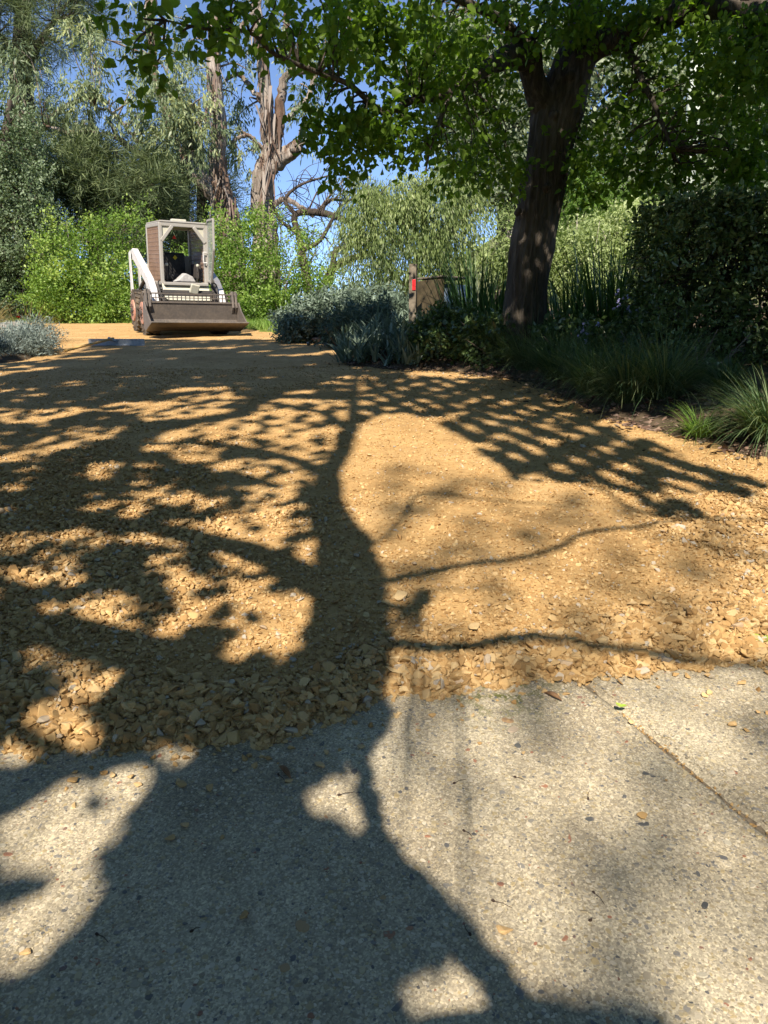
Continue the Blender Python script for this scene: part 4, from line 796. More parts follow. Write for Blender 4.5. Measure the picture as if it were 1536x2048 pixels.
# bare tree: limbs and fine twigs only
def bare_limbs():
    out = [px_limb([(640, 660, 19, 26), (636, 600, 19, 22), (655, 560, 19, 18), (668, 535, 19, 16), (700, 518, 18.8, 13), (740, 505, 18.6, 10), (790, 480, 18.4, 6)]), px_limb([(664, 540, 19, 13), (672, 500, 19, 10), (700, 495, 19, 8), (725, 470, 19, 5)]), px_limb([(630, 620, 19, 20), (610, 540, 19.2, 17), (600, 480, 19.4, 14), (590, 430, 19.4, 12), (640, 425, 19.4, 13), (690, 440, 19.2, 10), (720, 455, 19, 6)]),
           px_limb([(605, 500, 19.2, 10), (640, 480, 19.2, 8), (670, 430, 19.2, 6), (700, 390, 19.2, 4)]), px_limb([(592, 430, 19.4, 9), (570, 400, 19.4, 7), (600, 370, 19.4, 5), (660, 350, 19.4, 3)]), px_limb([(600, 470, 19.4, 8), (560, 440, 19.4, 6), (545, 410, 19.4, 4)]), px_limb([(640, 425, 19.4, 8), (660, 400, 19.4, 6), (700, 400, 19.3, 4), (730, 380, 19.3, 3)])]
    twg = []
    for k in range(230):
        L = out[int(R.integers(0, len(out)))]; j = int(R.integers(1, len(L))); p = np.array(L[j][:3]); p0 = np.array(L[j - 1][:3]); p = p + (p0 - p) * R.uniform(0, 1)
        d = norm(R.normal(size=3) + np.array([.3, 0, .15])); l = R.uniform(.35, 1.1); m_ = p + d * l * .5 + R.normal(0, .08, 3); e_ = p + d * l + R.normal(0, .14, 3) + np.array([0, 0, -.12])
        twg.append([(*p, .012), (*m_, .008), (*e_, .003)])
    return out + twg
plant('bare_tree', 'bare crooked tree with fine twigs against the blue sky', 'tree', base_of(640, 19), m_lime_leaf, m_dark_bark, bare_limbs(), [el(620, 560, 18.8, 50, 60, 40, 14, 6, var=.6)], dict(LIME, k=6), twig=.006, sides=6)
WEEP = dict(sig=.11, k=18, slen=.55, L=.075, W=.017, spread=.35, droop=1.0, up=.1, rise=-.9, shape='rhomb')
plant('weeping_tree', 'pale green weeping tree behind the letterbox', 'tree', base_of(810, 15), m_weep_leaf, m_dark_bark,
      [px_limb([(815, 660, 15, 30), (812, 580, 15, 22), (835, 520, 15, 16), (850, 450, 15, 10), (840, 380, 15, 5)]), px_limb([(812, 585, 15, 16), (785, 545, 14.8, 12), (750, 480, 14.6, 8), (740, 420, 14.6, 4)]), px_limb([(835, 520, 15, 12), (900, 460, 14.8, 8), (950, 420, 14.8, 4)])],
      [el(730, 430, 14.6, 36, 55, 45, 18, 22, var=.5), el(790, 370, 14.8, 52, 40, 50, 20, 22, var=.62), el(850, 440, 14.2, 46, 55, 50, 18, 22, var=.35), el(770, 495, 14.2, 32, 34, 40, 11, 18, var=.35), el(890, 370, 15.0, 46, 40, 50, 16, 22, var=.6), el(935, 440, 14.8, 40, 55, 50, 13, 22, var=.5), el(895, 520, 14.2, 40, 32, 45, 10, 18, var=.35)], WEEP, twig=.012)
SHR = dict(k=14, slen=.3, L=.06, W=.028, spread=.8, droop=.1, up=.35)
plant('yellow_shrub', 'sunlit yellow green shrub behind the strap leaves', 'shrub', base_of(1190, 13), m_yellow_leaf, m_pale_bark, stems(1150, 13, 26, 1.2, 1.9, .008),
      [el(1130, 500, 13, 50, 40, 50, 24, 18, var=.4), el(1210, 480, 13.2, 55, 35, 50, 22, 18, var=.6), el(1260, 455, 13.4, 45, 30, 50, 18, 18, var=.75), el(1090, 550, 12.8, 60, 40, 50, 26, 13, var=.5), el(1005, 490, 13.6, 32, 60, 45, 22, 13, var=.25), el(1180, 550, 12.8, 90, 40, 50, 36, 13, var=.45), el(1290, 540, 13, 70, 60, 50, 34, 12, var=.6), el(1420, 500, 13, 120, 80, 60, 60, 12, var=.55)], SHR, twig=.008)
plant('green_shrub', 'mid green rounded shrub on the slope above the yellow shrub', 'shrub', base_of(1200, 19), m_lime_leaf, m_grey_bark, stems(1200, 19, 10, 1.2, 3.0),
      [el(1160, 400, 19, 70, 55, 60, 40, 13, var=.2), el(1250, 430, 18.6, 70, 45, 60, 40, 13, var=.3), el(1110, 440, 18.4, 50, 60, 60, 30, 13, var=.25), el(1320, 440, 18.6, 80, 50, 60, 36, 13, var=.2)], SHR, twig=.012)
plant('olive_tree', 'pale olive bush behind the clipped hedge and the white pole', 'tree', base_of(1460, 20), m_olive_leaf, m_grey_bark, stems(1440, 20, 14, 2.4, 4.0, .02),
      [el(1420, 370, 20, 90, 45, 70, 46, 13, var=.6), el(1510, 360, 20, 80, 60, 70, 44, 13, var=.65), el(1280, 380, 21, 60, 40, 60, 26, 11, var=.6), el(1600, 380, 20, 90, 90, 70, 44, 13, var=.5)], SHR, twig=.015)
BIG = dict(k=11, slen=.7, L=.2, W=.1, spread=.8, droop=.3, up=.3)
for px_, lab, mm, cr in ((1300, 'tall grey green tree high behind the white pole', m_olive_leaf, [(1220, 200, 120, 150, .35), (1340, 120, 130, 140, .4), (1400, 260, 130, 100, .3), (1250, 300, 110, 80, .25)]), (1520, 'tall pale tree behind the clipped hedge', m_olive_leaf, [(1480, 160, 110, 160, .45), (1580, 240, 120, 160, .4), (1500, 300, 110, 70, .35)]), (1010, 'grey green tree high behind the weeping tree', m_olive_leaf, [(960, 240, 80, 100, .2), (1040, 160, 100, 120, .3), (1090, 300, 80, 80, .2), (900, 140, 70, 80, .3), (1000, 340, 90, 60, .3)])):
    plant('background_tree', lab, 'tree', base_of(px_, 30), mm, m_dark_bark, [px_limb([(px_, 640, 30, 50), (px_ + 6, 420, 30, 40), (px_ - 5, 250, 30, 26), (px_ + 10, 60, 30, 8)]), px_limb([(px_, 380, 30, 22), (px_ + 70, 260, 29.5, 14), (px_ + 110, 160, 29, 6)]), px_limb([(px_, 420, 30, 20), (px_ - 70, 280, 29.5, 12), (px_ - 100, 180, 29, 6)])],
          [el(a, b, 29.5, w, h, 80, 44, 11, var=v) for a, b, w, h, v in cr], BIG, twig=.05)
plant('distant_conifer', 'tiny far conifer standing alone against the sky over the grey bush', 'tree', base_of(700, 45), m_pine_leaf, m_dark_bark, [px_limb([(700, 640, 45, 5), (700, 568, 45, 2)])], [el(700, 600, 45, 14, 22, 14, 16, 10, var=.6), el(700, 580, 45, 7, 12, 7, 8, 8, var=.6)], dict(PINE, k=10, L=.35, W=.05), twig=.02)
plant('grey_bush', 'far greyish leafless bush beyond the letterbox post', 'shrub', base_of(790, 32), m_olive_leaf, m_pale_bark, stems(790, 32, 16, 1.4, 2.6, .02), [el(780, 590, 32, 45, 26, 40, 26, 12, var=.75), el(830, 580, 32, 40, 30, 40, 20, 12, var=.6)], SHR, twig=.015)
# ------------------------------------------------------------------ planting in the beds
SLV = dict(k=9, slen=.2, L=.06, W=.02, spread=.75, droop=.05, up=.3, rise=.2)
def mound(name, label, px_, py_, Y, mat, cr, leaf, cat='shrub', gz=None):
    b = at(px_, py_, Y); z0 = gz if gz is not None else float(G(b[0], Y))
    st = [[(b[0] + R.uniform(-.15, .15), Y + R.uniform(-.1, .1), z0 - .03, .01), (b[0] + R.uniform(-.4, .4), Y + R.uniform(-.3, .3), z0 + R.uniform(.15, .35), .004)] for k in range(8)]
    return plant(name, label, cat, (b[0], Y, z0), mat, m_grey_bark, st, cr, leaf, twig=.006)
mound('grey_leaf_bush', 'low spreading grey green bush behind the rock border', 640, 660, 11.3, m_silver_leaf, [el(620, 645, 11.2, 50, 32, 45, 50, 12, var=.55), el(690, 630, 11.2, 60, 38, 50, 60, 12, var=.45), el(740, 640, 10.8, 50, 34, 45, 44, 12, var=.3), el(760, 610, 11.4, 40, 25, 40, 26, 11, var=.3), el(590, 660, 11.0, 25, 20, 25, 18, 11, var=.6)], SLV)
mound('shadow_bush', 'dark grey bush between the silver plants and the letterbox post', 700, 670, 10.0, m_silver_leaf, [el(720, 660, 10, 55, 36, 40, 44, 12, var=.12), el(790, 640, 10, 45, 34, 40, 34, 12, var=.15)], SLV)
# silver leaved perennials
root = thing('silver_perennial', 'patch of upright silver leaved perennials at the bend of the bed', 'plant', (.1, 8.4, BZ(.1, 8.4)))
a = Acc(); P = R.uniform((-.62, 7.75), (.85, 9.6), (150, 2)); P = P[inpoly(P, BEDP)]
P3d = np.column_stack([P, bed_z(P)]); az = R.uniform(0, 6.28, (len(P), 16)).ravel(); B = np.repeat(P3d, 16, 0) + R.normal(0, .025, (len(P) * 16, 3)) * [1, 1, 0]
hgt = np.repeat(R.uniform(0, .3, len(P)), 16) * R.uniform(0, 1, len(P) * 16); B[:, 2] += hgt
a.add(*blades(B, az, R.uniform(.12, .3, len(B)), R.uniform(.018, .036, len(B)), R.uniform(.1, .7, len(B)), R.uniform(.2, 1.1, len(B)), 4, np.clip(R.normal(.5, .2, len(B)), 0, 1))); a.obj('foliage', m_silver_leaf, root)
# tussocks along the edge of the bed
def tussock(x, y, rad, h, n, label, mat=m_grass_blade, dry=.1, group=None, z=None, w=.005, nm='grass_tussock'):
    z = BZ(x, y) if z is None else z; root = thing(nm, label, 'grass', (x, y, z), 0, group); a = Acc(); az = R.uniform(0, 6.283, n); rr = rad * .28 * np.sqrt(R.uniform(0, 1, n))
    B = np.column_stack([x + np.cos(az) * rr, y + np.sin(az) * rr, np.full(n, z - .02)]); L = h * R.uniform(.6, 1.25, n)
    v = np.where(R.uniform(0, 1, n) < dry, R.uniform(.85, 1, n), np.clip(R.normal(.35, .2, n), 0, .8))
    a.add(*blades(B, az + R.normal(0, .5, n), L, w * R.uniform(.7, 1.3, n), R.uniform(.05, .75, n), R.uniform(.5, 1.9, n), 6, v)); a.obj('blades', mat, root); return root
TUS = [(830, 738, .26, .36, 'weeping grass tussock next to the silver perennials'), (905, 742, .3, .38, 'weeping grass tussock below the barrel letterbox'), (975, 752, .3, .4, 'weeping grass tussock just short of the leaning trunk'), (1035, 772, .3, .38, 'weeping grass tussock right below the leaning trunk'),
       (1095, 795, .3, .38, 'weeping grass tussock just past the leaning trunk toward the hedge'), (1165, 826, .32, .4, 'long weeping grass tussock below the bluebells'), (1235, 848, .3, .36, 'weeping grass tussock between the bluebells and the straw streaked one'), (1300, 852, .3, .4, 'straw streaked grass tussock below the end of the hedge')]
for k, (px_, py_, rad, h, lab) in enumerate(TUS):
    x, y = on_ground(px_, py_); tussock(x + .12, y + .16, rad * 1.2, h * 1.4, 900, lab, dry=.4 if 'straw' in lab else .1)
x, y = on_ground(1400, 895); tussock(x, y, .16, .24, 240, 'small bright green grass tuft on the bark mulch', m_lawn_blade, .05)
x, y = on_ground(1515, 925); tussock(x + .12, y + .1, .34, .45, 1200, 'large weeping grass tussock beside the bright green tuft', m_grass_blade, .25)
x, y = on_ground(1440, 860); tussock(x + .2, y + .4, .26, .34, 420, 'grass tussock at the foot of the clipped hedge')
for px_, py_, lab in ((930, 725, 'low dark tussock behind the border under the strap leaves'), (1130, 770, 'low dark tussock behind the border under the bluebells')):
    x, y = on_ground(px_, py_); tussock(x + .1, y + .5, .3, .4, 420, lab)
# strap leaved clumps
def strap(x, y, n, h, rad, label, w=.022):
    z = BZ(x, y); root = thing('strap_leaf_clump', label, 'plant', (x, y, z)); a = Acc(); az = R.uniform(0, 6.283, n); rr = rad * np.sqrt(R.uniform(0, 1, n))
    B = np.column_stack([x + np.cos(az) * rr, y + np.sin(az) * rr * .7, np.full(n, z - .03)])
    a.add(*blades(B, az, h * R.uniform(.55, 1.12, n), w * R.uniform(.7, 1.3, n), R.uniform(.02, .32, n), R.uniform(.05, .6, n), 5)); a.obj('leaves', m_strap, root)
for px_, Y, n, h, rad, lab in ((950, 8.8, 170, 1.12, .34, 'tall strap leaved clump between the letterbox and the leaning trunk'), (885, 8.5, 60, .45, .25, 'shorter strap leaved clump in front of the barrel letterbox'), (1000, 8.4, 120, .95, .26, 'strap leaved clump tight behind the leaning trunk'), (1210, 7.9, 210, 1.15, .36, 'tall strap leaved clump behind the bluebells'), (1285, 7.6, 150, 1.1, .3, 'strap leaved clump against the end of the hedge'), (1130, 8.2, 150, .85, .34, 'strap leaved clump between the leaning trunk and the bluebells')):
    x = (px_ - 768) / FPX * Y; strap(x, Y, n, h, rad, lab)
# low dark leafy filling
LOW = dict(k=9, slen=.16, L=.05, W=.028, spread=.8, droop=.1, up=.5)
for px_, py_, Y, w_, lab in ((1000, 690, 7.6, 60, 'low leafy plant behind the tussocks beside the leaning trunk'), (1140, 700, 7.0, 60, 'low leafy plant between trunk and bluebells'), (1225, 720, 6.7, 70, 'low leafy plant spreading under the bluebells'), (1300, 760, 6.2, 60, 'low leafy plant at the near end of the hedge'), (900, 680, 8.0, 60, 'low leafy plant beneath the barrel letterbox'), (1400, 800, 5.8, 70, 'low leafy plant beneath the clipped hedge')):
    x = (px_ - 768) / FPX * Y; mound('leafy_plant', lab, px_, py_, Y, m_hedge_leaf, [el(px_, py_, Y, w_, 50, 45, 40, 12, var=.45, low=-.6)], LOW, 'plant', BZ(x, Y))
# bluebells
for px_, py_, Y, lab in ((1240, 600, 6.9, 'tallest pale bluebell stalk, standing among strap leaves'), (1263, 605, 7.0, 'bluebell stalk beside the tallest one'), (1280, 614, 7.1, 'bluebell stalk closest to the hedge'), (1172, 668, 6.6, 'low drooping bluebell stalk in deep shade'), (1192, 664, 6.7, 'upright low bluebell stalk in deep shade'), (1250, 700, 6.6, 'lowest single bluebell above the tussock')):
    top = at(px_, py_ - 22, Y); x = top[0]; z0 = BZ(x, Y); root = thing('bluebell', lab, 'flower', (x, Y, z0)); a = Acc(); a.limb([(x - .05, Y + .02, z0, .005), (x - .01, Y, (z0 + top[2]) / 2, .004), (x, Y, top[2], .003)], 8, 5); a.obj('stem', m_strap, root)
    for k in range(9):
        b = Acc()
        c_ = np.array([x, Y, top[2]]) + np.array([R.normal(0, .018), R.normal(0, .018), -.02 * k]); d_ = norm(R.normal(size=3) * [1, 1, .2] + np.array([0, 0, -.8])); b.limb([(*c_, .003), (*(c_ + d_ * .012), .008), (*(c_ + d_ * .028), .011), (*(c_ + d_ * .03), .012)], 6, 6); b.obj('bell', m_lav, root)

# ------------------------------------------------------------------ clipped hedge
hx0, hx1, hy0, hy1 = 2.2, 5.0, 5.95, 6.75; hz0 = BZ(2.8, 6.3); htop = at(1400, 412, 6.2)[2]
root = thing('clipped_hedge', 'tall clipped dark green hedge with bare stems showing low down', 'hedge', (3.4, 6.35, hz0))
st = Acc()
for k in range(70):
    x, y = R.uniform(hx0 + .1, hx1 - .1), R.uniform(hy0 + .1, hy1 - .1); h = R.uniform(.7, .97) * (htop - hz0)
    st.limb([(x, y, hz0 - .05, R.uniform(.008, .018)), (x + R.normal(0, .06), y + R.normal(0, .05), hz0 + h * .5, .008), (x + R.normal(0, .14), y + R.normal(0, .1), hz0 + h, .003)], 9, 6)
    for j in range(5):
        z = hz0 + h * R.uniform(.2, .95); st.limb([(x, y, z, .005), (x + R.normal(0, .12), y + R.normal(0, .15), z + .1, .003), (x + R.normal(0, .25), y + R.normal(0, .25), z + R.uniform(.05, .25), .0015)], 5, 4)
st.obj('stems', m_dark_bark, root)
n = 9000; P = R.uniform((hx0, hy0, hz0), (hx1, hy1, htop), (n * 3, 3))
fx = np.minimum(np.minimum(P[:, 0] - hx0, 9), np.minimum(P[:, 1] - hy0, hy1 - P[:, 1])); fz = htop - P[:, 2]; shell = np.minimum(fx, fz)
lo = .55 + .45 * sstep(P[:, 2], hz0 + .1, hz0 + 1.3)
keep = (R.uniform(0, 1, len(P)) < (np.exp(-shell / .09) * 1.0 + .14) * lo) & (fbm(P, .18, 61) < .62 - .35 * (P[:, 2] < hz0 + 1.0) + .5 * (fz < .2)); P = P[keep]; fz = fz[keep]
D = np.column_stack([R.normal(0, .5, len(P)), np.where(P[:, 1] < 6.35, -.7, .7), R.uniform(-.1, .8, len(P))]) + np.column_stack([np.where(P[:, 0] < hx0 + .15, -1.0, 0), np.zeros(len(P)), np.where(fz < .12, .7, 0)])
hl_ = Acc(); hl_.add(*sprigs(P, D, 8, .13, .042, .024, .75, .05, .4, 'ovate')); hl_.obj('foliage', m_hedge_leaf, root, False)

# ------------------------------------------------------------------ opposite bed: grey bush, straw grass, rock, poppy
x = at(50, 690, 9.4)[0]
mound('lavender_bush', 'soft blue grey bush at the end of the small bed', 50, 700, 9.3, m_blue_leaf, [el(45, 698, 9.3, 50, 28, 40, 50, 13, var=.55), el(82, 680, 9.6, 26, 20, 30, 24, 12, var=.5), el(10, 718, 9.0, 36, 26, 36, 30, 12, var=.45), el(-30, 700, 9.2, 44, 34, 40, 26, 12, var=.4)], dict(k=12, slen=.17, L=.045, W=.008, spread=.5, droop=0, up=.2, rise=.8), gz=float(lbed_z(np.array([[x, 9.4]]))[0]))
def LZ(x, y): return float(lbed_z(np.array([[x, y]]))[0])
for px_, Y, lab in ((-10, 10.6, 'rusty straw coloured grass clump around the rock'), (75, 11.0, 'thin straw coloured grass clump on the far side of the rock')):
    xx = (px_ - 768) / FPX * Y; tussock(xx, Y, .5, .62, 420, lab, m_straw_blade, .3, None, LZ(xx, Y), .008, 'straw_grass')
m_rock = plain('garden rock', (.16, .14, .12), (.36, .33, .29), 6, .9, .2, 0, .8, .03)
def rock(name, label, c, d, seed, group=None, mat=None):
    me = stone_meshes(1, mat or m_rock, name, (.75, .6), .05, 16, seed)[0]; o = link(name, me); o.location = c; o.scale = d; o.rotation_euler = (0, 0, seed * .7); return tag(o, label, 'rock', group)
c_ = at(36, 645, 10.4); rock('boulder', 'broad grey boulder behind the blue grey bush', (c_[0], 10.2, LZ(c_[0], 10.2) + .12), (.66, .5, .62), 7)
for k, (px_, w_, hz) in enumerate(((585, .30, .12), (612, .24, .12), (640, .26, .14), (662, .2, .12), (678, .24, .15), (622, .12, .08), (640, .13, .07), (655, .1, .06))):
    Y = 11.0 if k < 5 else 10.55; xx = (px_ - 768) / FPX * Y
    rock('border_rock', 'reddish rock in the low border below the grey green bush' if k < 5 else 'small pale stone in front of the low rock border', (xx, Y + R.uniform(-.1, .1), float(gravel_z(np.array([[xx, Y]]))[0]) + hz * .28), (w_, w_ * .8, hz * 1.4), 20 + k, 'rocks of the low border' if k < 5 else 'small stones before the border', plain('border rock %d' % k, (.14, .09, .07), (.36, .26, .2), 9, .9, .2, 0, .6, .02) if k < 5 else m_rock)
c_ = at(38, 636, 10.0); root = thing('poppy', 'single red poppy beside the boulder', 'flower', (c_[0], 10.0, LZ(c_[0], 10.0))); a = Acc(); a.limb([(c_[0], 10.0, LZ(c_[0], 10.0), .005), (c_[0] + .01, 10.0, c_[2], .003)], 6, 5); a.obj('stem', m_strap, root)
a = Acc(); az = np.arange(6) * 1.05; a.add(*leaves(np.repeat(c_[None], 6, 0), np.column_stack([np.cos(az), np.sin(az), .7 + 0 * az]), np.column_stack([-np.cos(az), -np.sin(az), 1 + 0 * az]), .055, .07, np.full(6, .5), 'ovate')); a.obj('petals', m_red, root)
# lawn blades
P = R.uniform((-9, 12.3), (-.6, 18.6), (30000, 2)); P = P[inpoly(P, LAWN)][:14000]; n = len(P)
a = Acc(); a.add(*blades(np.column_stack([P, lawn_z(P)]), R.uniform(0, 6.28, n), R.uniform(.05, .16, n), .009, R.uniform(0, .6, n), R.uniform(.2, 1, n), 2)); o = a.obj('lawn_grass', m_lawn_blade); tag(o, 'short bright grass growing on the lawn strip', 'grass', kind='stuff')

# ------------------------------------------------------------------ letterbox, marker post, power pole
m_post = plain('weathered post timber', (.10, .085, .065), (.22, .19, .15), 14, .9, .15, 0, .5, .006)
m_board = plain('brown stained board', (.045, .035, .02), (.09, .07, .04), 10, .8, .2)
m_drum = plain('blue grey enamelled steel', (.14, .2, .27), (.3, .37, .44), 5, .35, .5, .4, .15, .003)
m_refl = plain('red reflector', (.45, .01, .015), (.6, .02, .03), 40, .3, .6)
c_ = at(826, 600, 8.9); z0 = BZ(c_[0], 8.9); zt = at(826, 528, 8.9)[2]
root = thing('marker_post', 'slim wooden post with a red reflector beside the barrel letterbox', 'post', (c_[0], 8.9, z0), math.radians(-12))
MB().box((0, 0, (zt - z0) / 2 - .05), (.085, .085, zt - z0 + .1)).build('post', m_post, root, .006)
zr = at(830, 570, 8.9)[2] - z0; MB().box((.018, -.048, zr), (.04, .012, .12)).build('reflector', m_refl, root, .003)
c_ = at(862, 600, 9.3); z0 = BZ(c_[0], 9.3); zc = at(870, 600, 9.3)[2] - z0
root = thing('barrel_letterbox', 'blue grey barrel letterbox in a square timber frame on a braced post', 'letterbox', (c_[0], 9.3, z0), math.radians(38))
drum = MB().lathe([(-.05, .19), (-.045, .205), (0, .205), (.01, .2), (.22, .2), (.23, .207), (.25, .207), (.26, .2), (.5, .2), (.51, .207), (.53, .207), (.535, .19)], (.06, 0, zc), 'x', 32).build('barrel', m_drum, root, 0, True)
MB().box((-.02, 0, zc), (.05, .46, .46)).build('front_board', m_board, root, .008)
MB().box((.2, 0, zc + .262), (.46, .46, .02)).build('roof_board', m_post, root, .005)
MB().box((.02, 0, (zc - .22) / 2 - .05), (.10, .10, zc - .22 + .1)).build('post', m_post, root, .006)
for s_ in (-1, 1): MB().bar((.02, s_ * .04, zc - .52), (.02, s_ * .2, zc - .23), .045, .045, (1, 0, 0)).build('brace', m_post, root, .004)
MB().box((.24, 0, zc - .215), (.36, .1, .03)).build('cradle', m_post, root, .004)
m_pole = plain('pale green painted steel', (.45, .52, .44), (.6, .66, .56), 3, .6, .3)
c_ = at(1372, 400, 16); z0 = float(G(c_[0], 16)) ; root = thing('power_pole', 'pale green pole rising behind the clipped hedge', 'pole', (c_[0], 16, z0))
zt = 9.0; MB().rod((0, 0, -.2), (.0, 0, zt), .15, 20, .12).build('shaft', m_pole, root, 0, True); MB().lathe([(0, .165), (.06, .165), (.08, .15)], (0, 0, 2.4), 'z', 20).build('band', m_pole, root, 0, True); MB().box((0, 0, zt - .5), (1.6, .1, .12)).build('cross_arm', m_post, root, .01)

# ------------------------------------------------------------------ levelling rake on the gravel
m_alu = plain('dull aluminium', (.28, .33, .38), (.46, .5, .54), 12, .45, .5, .25, .2, .002)
m_wood = plain('varnished handle wood', (.42, .26, .09), (.6, .4, .16), 16, .6, .3)
c_ = on_ground(234, 697); zr = float(gravel_z(np.array([[c_[0], c_[1]]]))[0])
root = thing('levelling_rake', 'aluminium levelling rake with a wooden handle lying on the gravel', 'rake', (c_[0], c_[1], zr), math.radians(4))
hd = MB().box((0, 0, .05), (.76, .016, .09)).box((0, -.02, .008), (.76, .04, .012)).build('head', m_alu, root, .003)
for k in range(3): MB().box((-.25 + .25 * k, -.012, .05), (.02, .012, .08)).build('rib', m_alu, hd, .002)
MB().rod((-.03, -.04, .1), (-.36, -1.02, -.06), .017, 12).build('handle', m_wood, root, 0, True); MB().rod((.0, .0, .06), (-.07, -.12, .1), .022, 10).build('socket', m_alu, root, 0, True)

# ------------------------------------------------------------------ leaves, twigs and seed stalks dropped on the slab
m_twig = plain('dry stalk', (.035, .022, .018), (.09, .06, .045), 60, .9)
def flat_at(px_, py_): x, y = on_ground(px_, py_); return x, y, max(float(G(x, y)), 0 if y < edge_y(np.array(x)) else float(gravel_z(np.array([[x, y]]))[0]))
for px_, py_, ang, L_ in ((1178, 1592, 1.2, .04), (1040, 1560, -.6, .03), (936, 1670, -.9, .03), (1198, 1800, -1.2, .04), (1005, 1812, -.5, .045), (934, 1862, 1.9, .03), (692, 1590, .3, .04), (920, 1565, .5, .04), (1186, 1842, .4, .015), (564, 1560, -1.0, .05), (205, 1880, -.6, .04), (392, 1862, .6, .02)):
    x, y, z = flat_at(px_, py_); root = thing('seed_stalk', ('long' if L_ > .035 else 'short') + ' thin dark dry seed stalk lying on the concrete', 'twig', (x, y, z), ang, 'dry seed stalks on the slab'); a = MB().rod((-L_ * .35, 0, .002), (0, .002, .003), .0006, 5).rod((0, .002, .003), (L_ * .35, 0, .002), .0005, 5); a.build('stalk', m_twig, root)
    MB().lathe([(-.003, .001), (-.0015, .0022), (.0015, .0023), (.0035, .0008)], (-L_ * .35, 0, .0025), 'x', 7).build('seed_head', m_twig, root)
m_fall = leaf_mat('fallen leaf', (.2, .3, .03), (.38, .5, .06), (.55, .55, .1), .3)
for px_, py_, s_, lab in ((1520, 1302, .045, 'fresh lime green leaf fallen on the gravel edge'), (1240, 1424, .018, 'tiny green leaf caught in the slab joint')):
    x, y, z = flat_at(px_, py_); a = Acc(); a.add(*leaves(np.array([[x, y, z + .012], [x, y, z + .012]]), np.array([[1, .3, .2], [-.3, 1, .25]]), np.array([[0, 0, 1.], [0, .2, 1.]]), s_, s_ * .8, np.array([.6, .8]), 'ovate')); tag(a.obj('fallen_leaf', m_fall), lab, 'leaf')
m_curl = plain('brown curled leaf', (.12, .06, .03), (.26, .15, .08), 30, .8)
for px_, py_, ang, lab in ((570, 1550, -1.0, 'brown curled dead leaf near the gravel edge'), (1106, 1398, -.9, 'reddish curled dead leaf beside the mossy stain')):
    x, y, z = flat_at(px_, py_); a = Acc(); t = np.linspace(0, 1, 8); c0 = np.column_stack([x + (t - .5) * .05 * math.cos(ang), y + (t - .5) * .05 * math.sin(ang), z + .006 + .006 * np.sin(t * 3.1)]); a.limb(np.column_stack([c0, .001 + .005 * np.sin(t * 3.14)]), 14, 6); tag(a.obj('dead_leaf', m_curl), lab, 'leaf')

# dead leaves gathered along the edge of the bed, a few blown onto the gravel
P = R.uniform((-.6, 3.2), (3.2, 8.6), (5200, 2)); dd = polydist(P, BED); ins = inpoly(P, BEDP); P = P[(ins & (dd < .5) & (R.uniform(0, 1, len(P)) < .5)) | (~ins & (P[:, 1] > 2.6) & (R.uniform(0, 1, len(P)) < .5 * np.exp(-dd / .12)))]
n = len(P); z = np.maximum(bed_z(P), gravel_z(P)) + .012; a = Acc(); az = R.uniform(0, 6.28, n)
a.add(*leaves(np.column_stack([P, z]), np.column_stack([np.cos(az), np.sin(az), R.normal(0, .25, n)]), R.normal(0, .35, (n, 3)) + np.array([0, 0, 1.]), R.uniform(.03, .06, n), R.uniform(.018, .035, n), R.uniform(0, 1, n), 'ovate'))
m_litter = leaf_mat('dead leaf', (.07, .035, .02), (.17, .10, .06), (.34, .24, .16), .15, .8, .2, (1, .9, .8)); tag(a.obj('leaf_litter', m_litter), 'brown dead leaves scattered along the edge of the garden bed', 'leaves', kind='stuff')

# ------------------------------------------------------------------ skid steer loader
def paint(name, col, dirt, amt=.5, rough=.5, spec=.4, metal=0.0):
    m, nt, out = new_mat(name); n1 = noise(nt, 5, 6, .65); n2 = noise(nt, 28, 4, .6); f = mixc(nt, .5, ramp(nt, n1, [(.42, (0, 0, 0)), (.68, (1, 1, 1))]), ramp(nt, n2, [(.45, (0, 0, 0)), (.7, (1, 1, 1))]))
    fx_ = mixc(nt, 1.0, f, (amt,) * 3, 'MULTIPLY'); bsdf(nt, out, mixc(nt, fx_, col, dirt), rough, spec, bump(nt, n2, .15, .003), metal); return m
m_white = paint('dusty white paint', (.58, .59, .6), (.3, .23, .17), .55); m_frame = paint('grey brown cab frame paint', (.33, .325, .31), (.3, .25, .19), .5); m_char = paint('charcoal machine parts', (.035, .035, .037), (.16, .12, .09), .45, .6)
m_bucket = paint('worn bucket steel', (.12, .105, .095), (.25, .205, .165), .7, .55, .4, .3); m_tyre = paint('dusty rubber', (.045, .042, .04), (.26, .2, .14), .75, .9, .15); m_rim = paint('faded rim', (.42, .2, .14), (.36, .27, .19), .5); m_seat = plain('black vinyl', (.012, .012, .013), (.03, .03, .03), 20, .5, .4)
m_panel = paint('pale plastic panel', (.5, .5, .42), (.3, .25, .18), .4); m_cloth = plain('grey cloth', (.3, .3, .31), (.42, .42, .42), 25, .9, .1); m_mesh = paint('rusty screen bars', (.20, .13, .10), (.34, .25, .19), .5)
m_yel = plain('yellow sticker', (.7, .55, .03), (.8, .65, .06), 30, .5)
def mat_glass():
    m, nt, out = new_mat('dusty door glass'); t = N(nt, 'ShaderNodeBsdfTransparent'); g_ = N(nt, 'ShaderNodeBsdfPrincipled'); g_.inputs['Base Color'].default_value = (.35, .4, .36, 1); g_.inputs['Roughness'].default_value = .2
    mx = N(nt, 'ShaderNodeMixShader'); mx.inputs[0].default_value = .45; nt.links.new(t.outputs[0], mx.inputs[1]); nt.links.new(g_.outputs[0], mx.inputs[2]); nt.links.new(mx.outputs[0], out.inputs['Surface']); return m
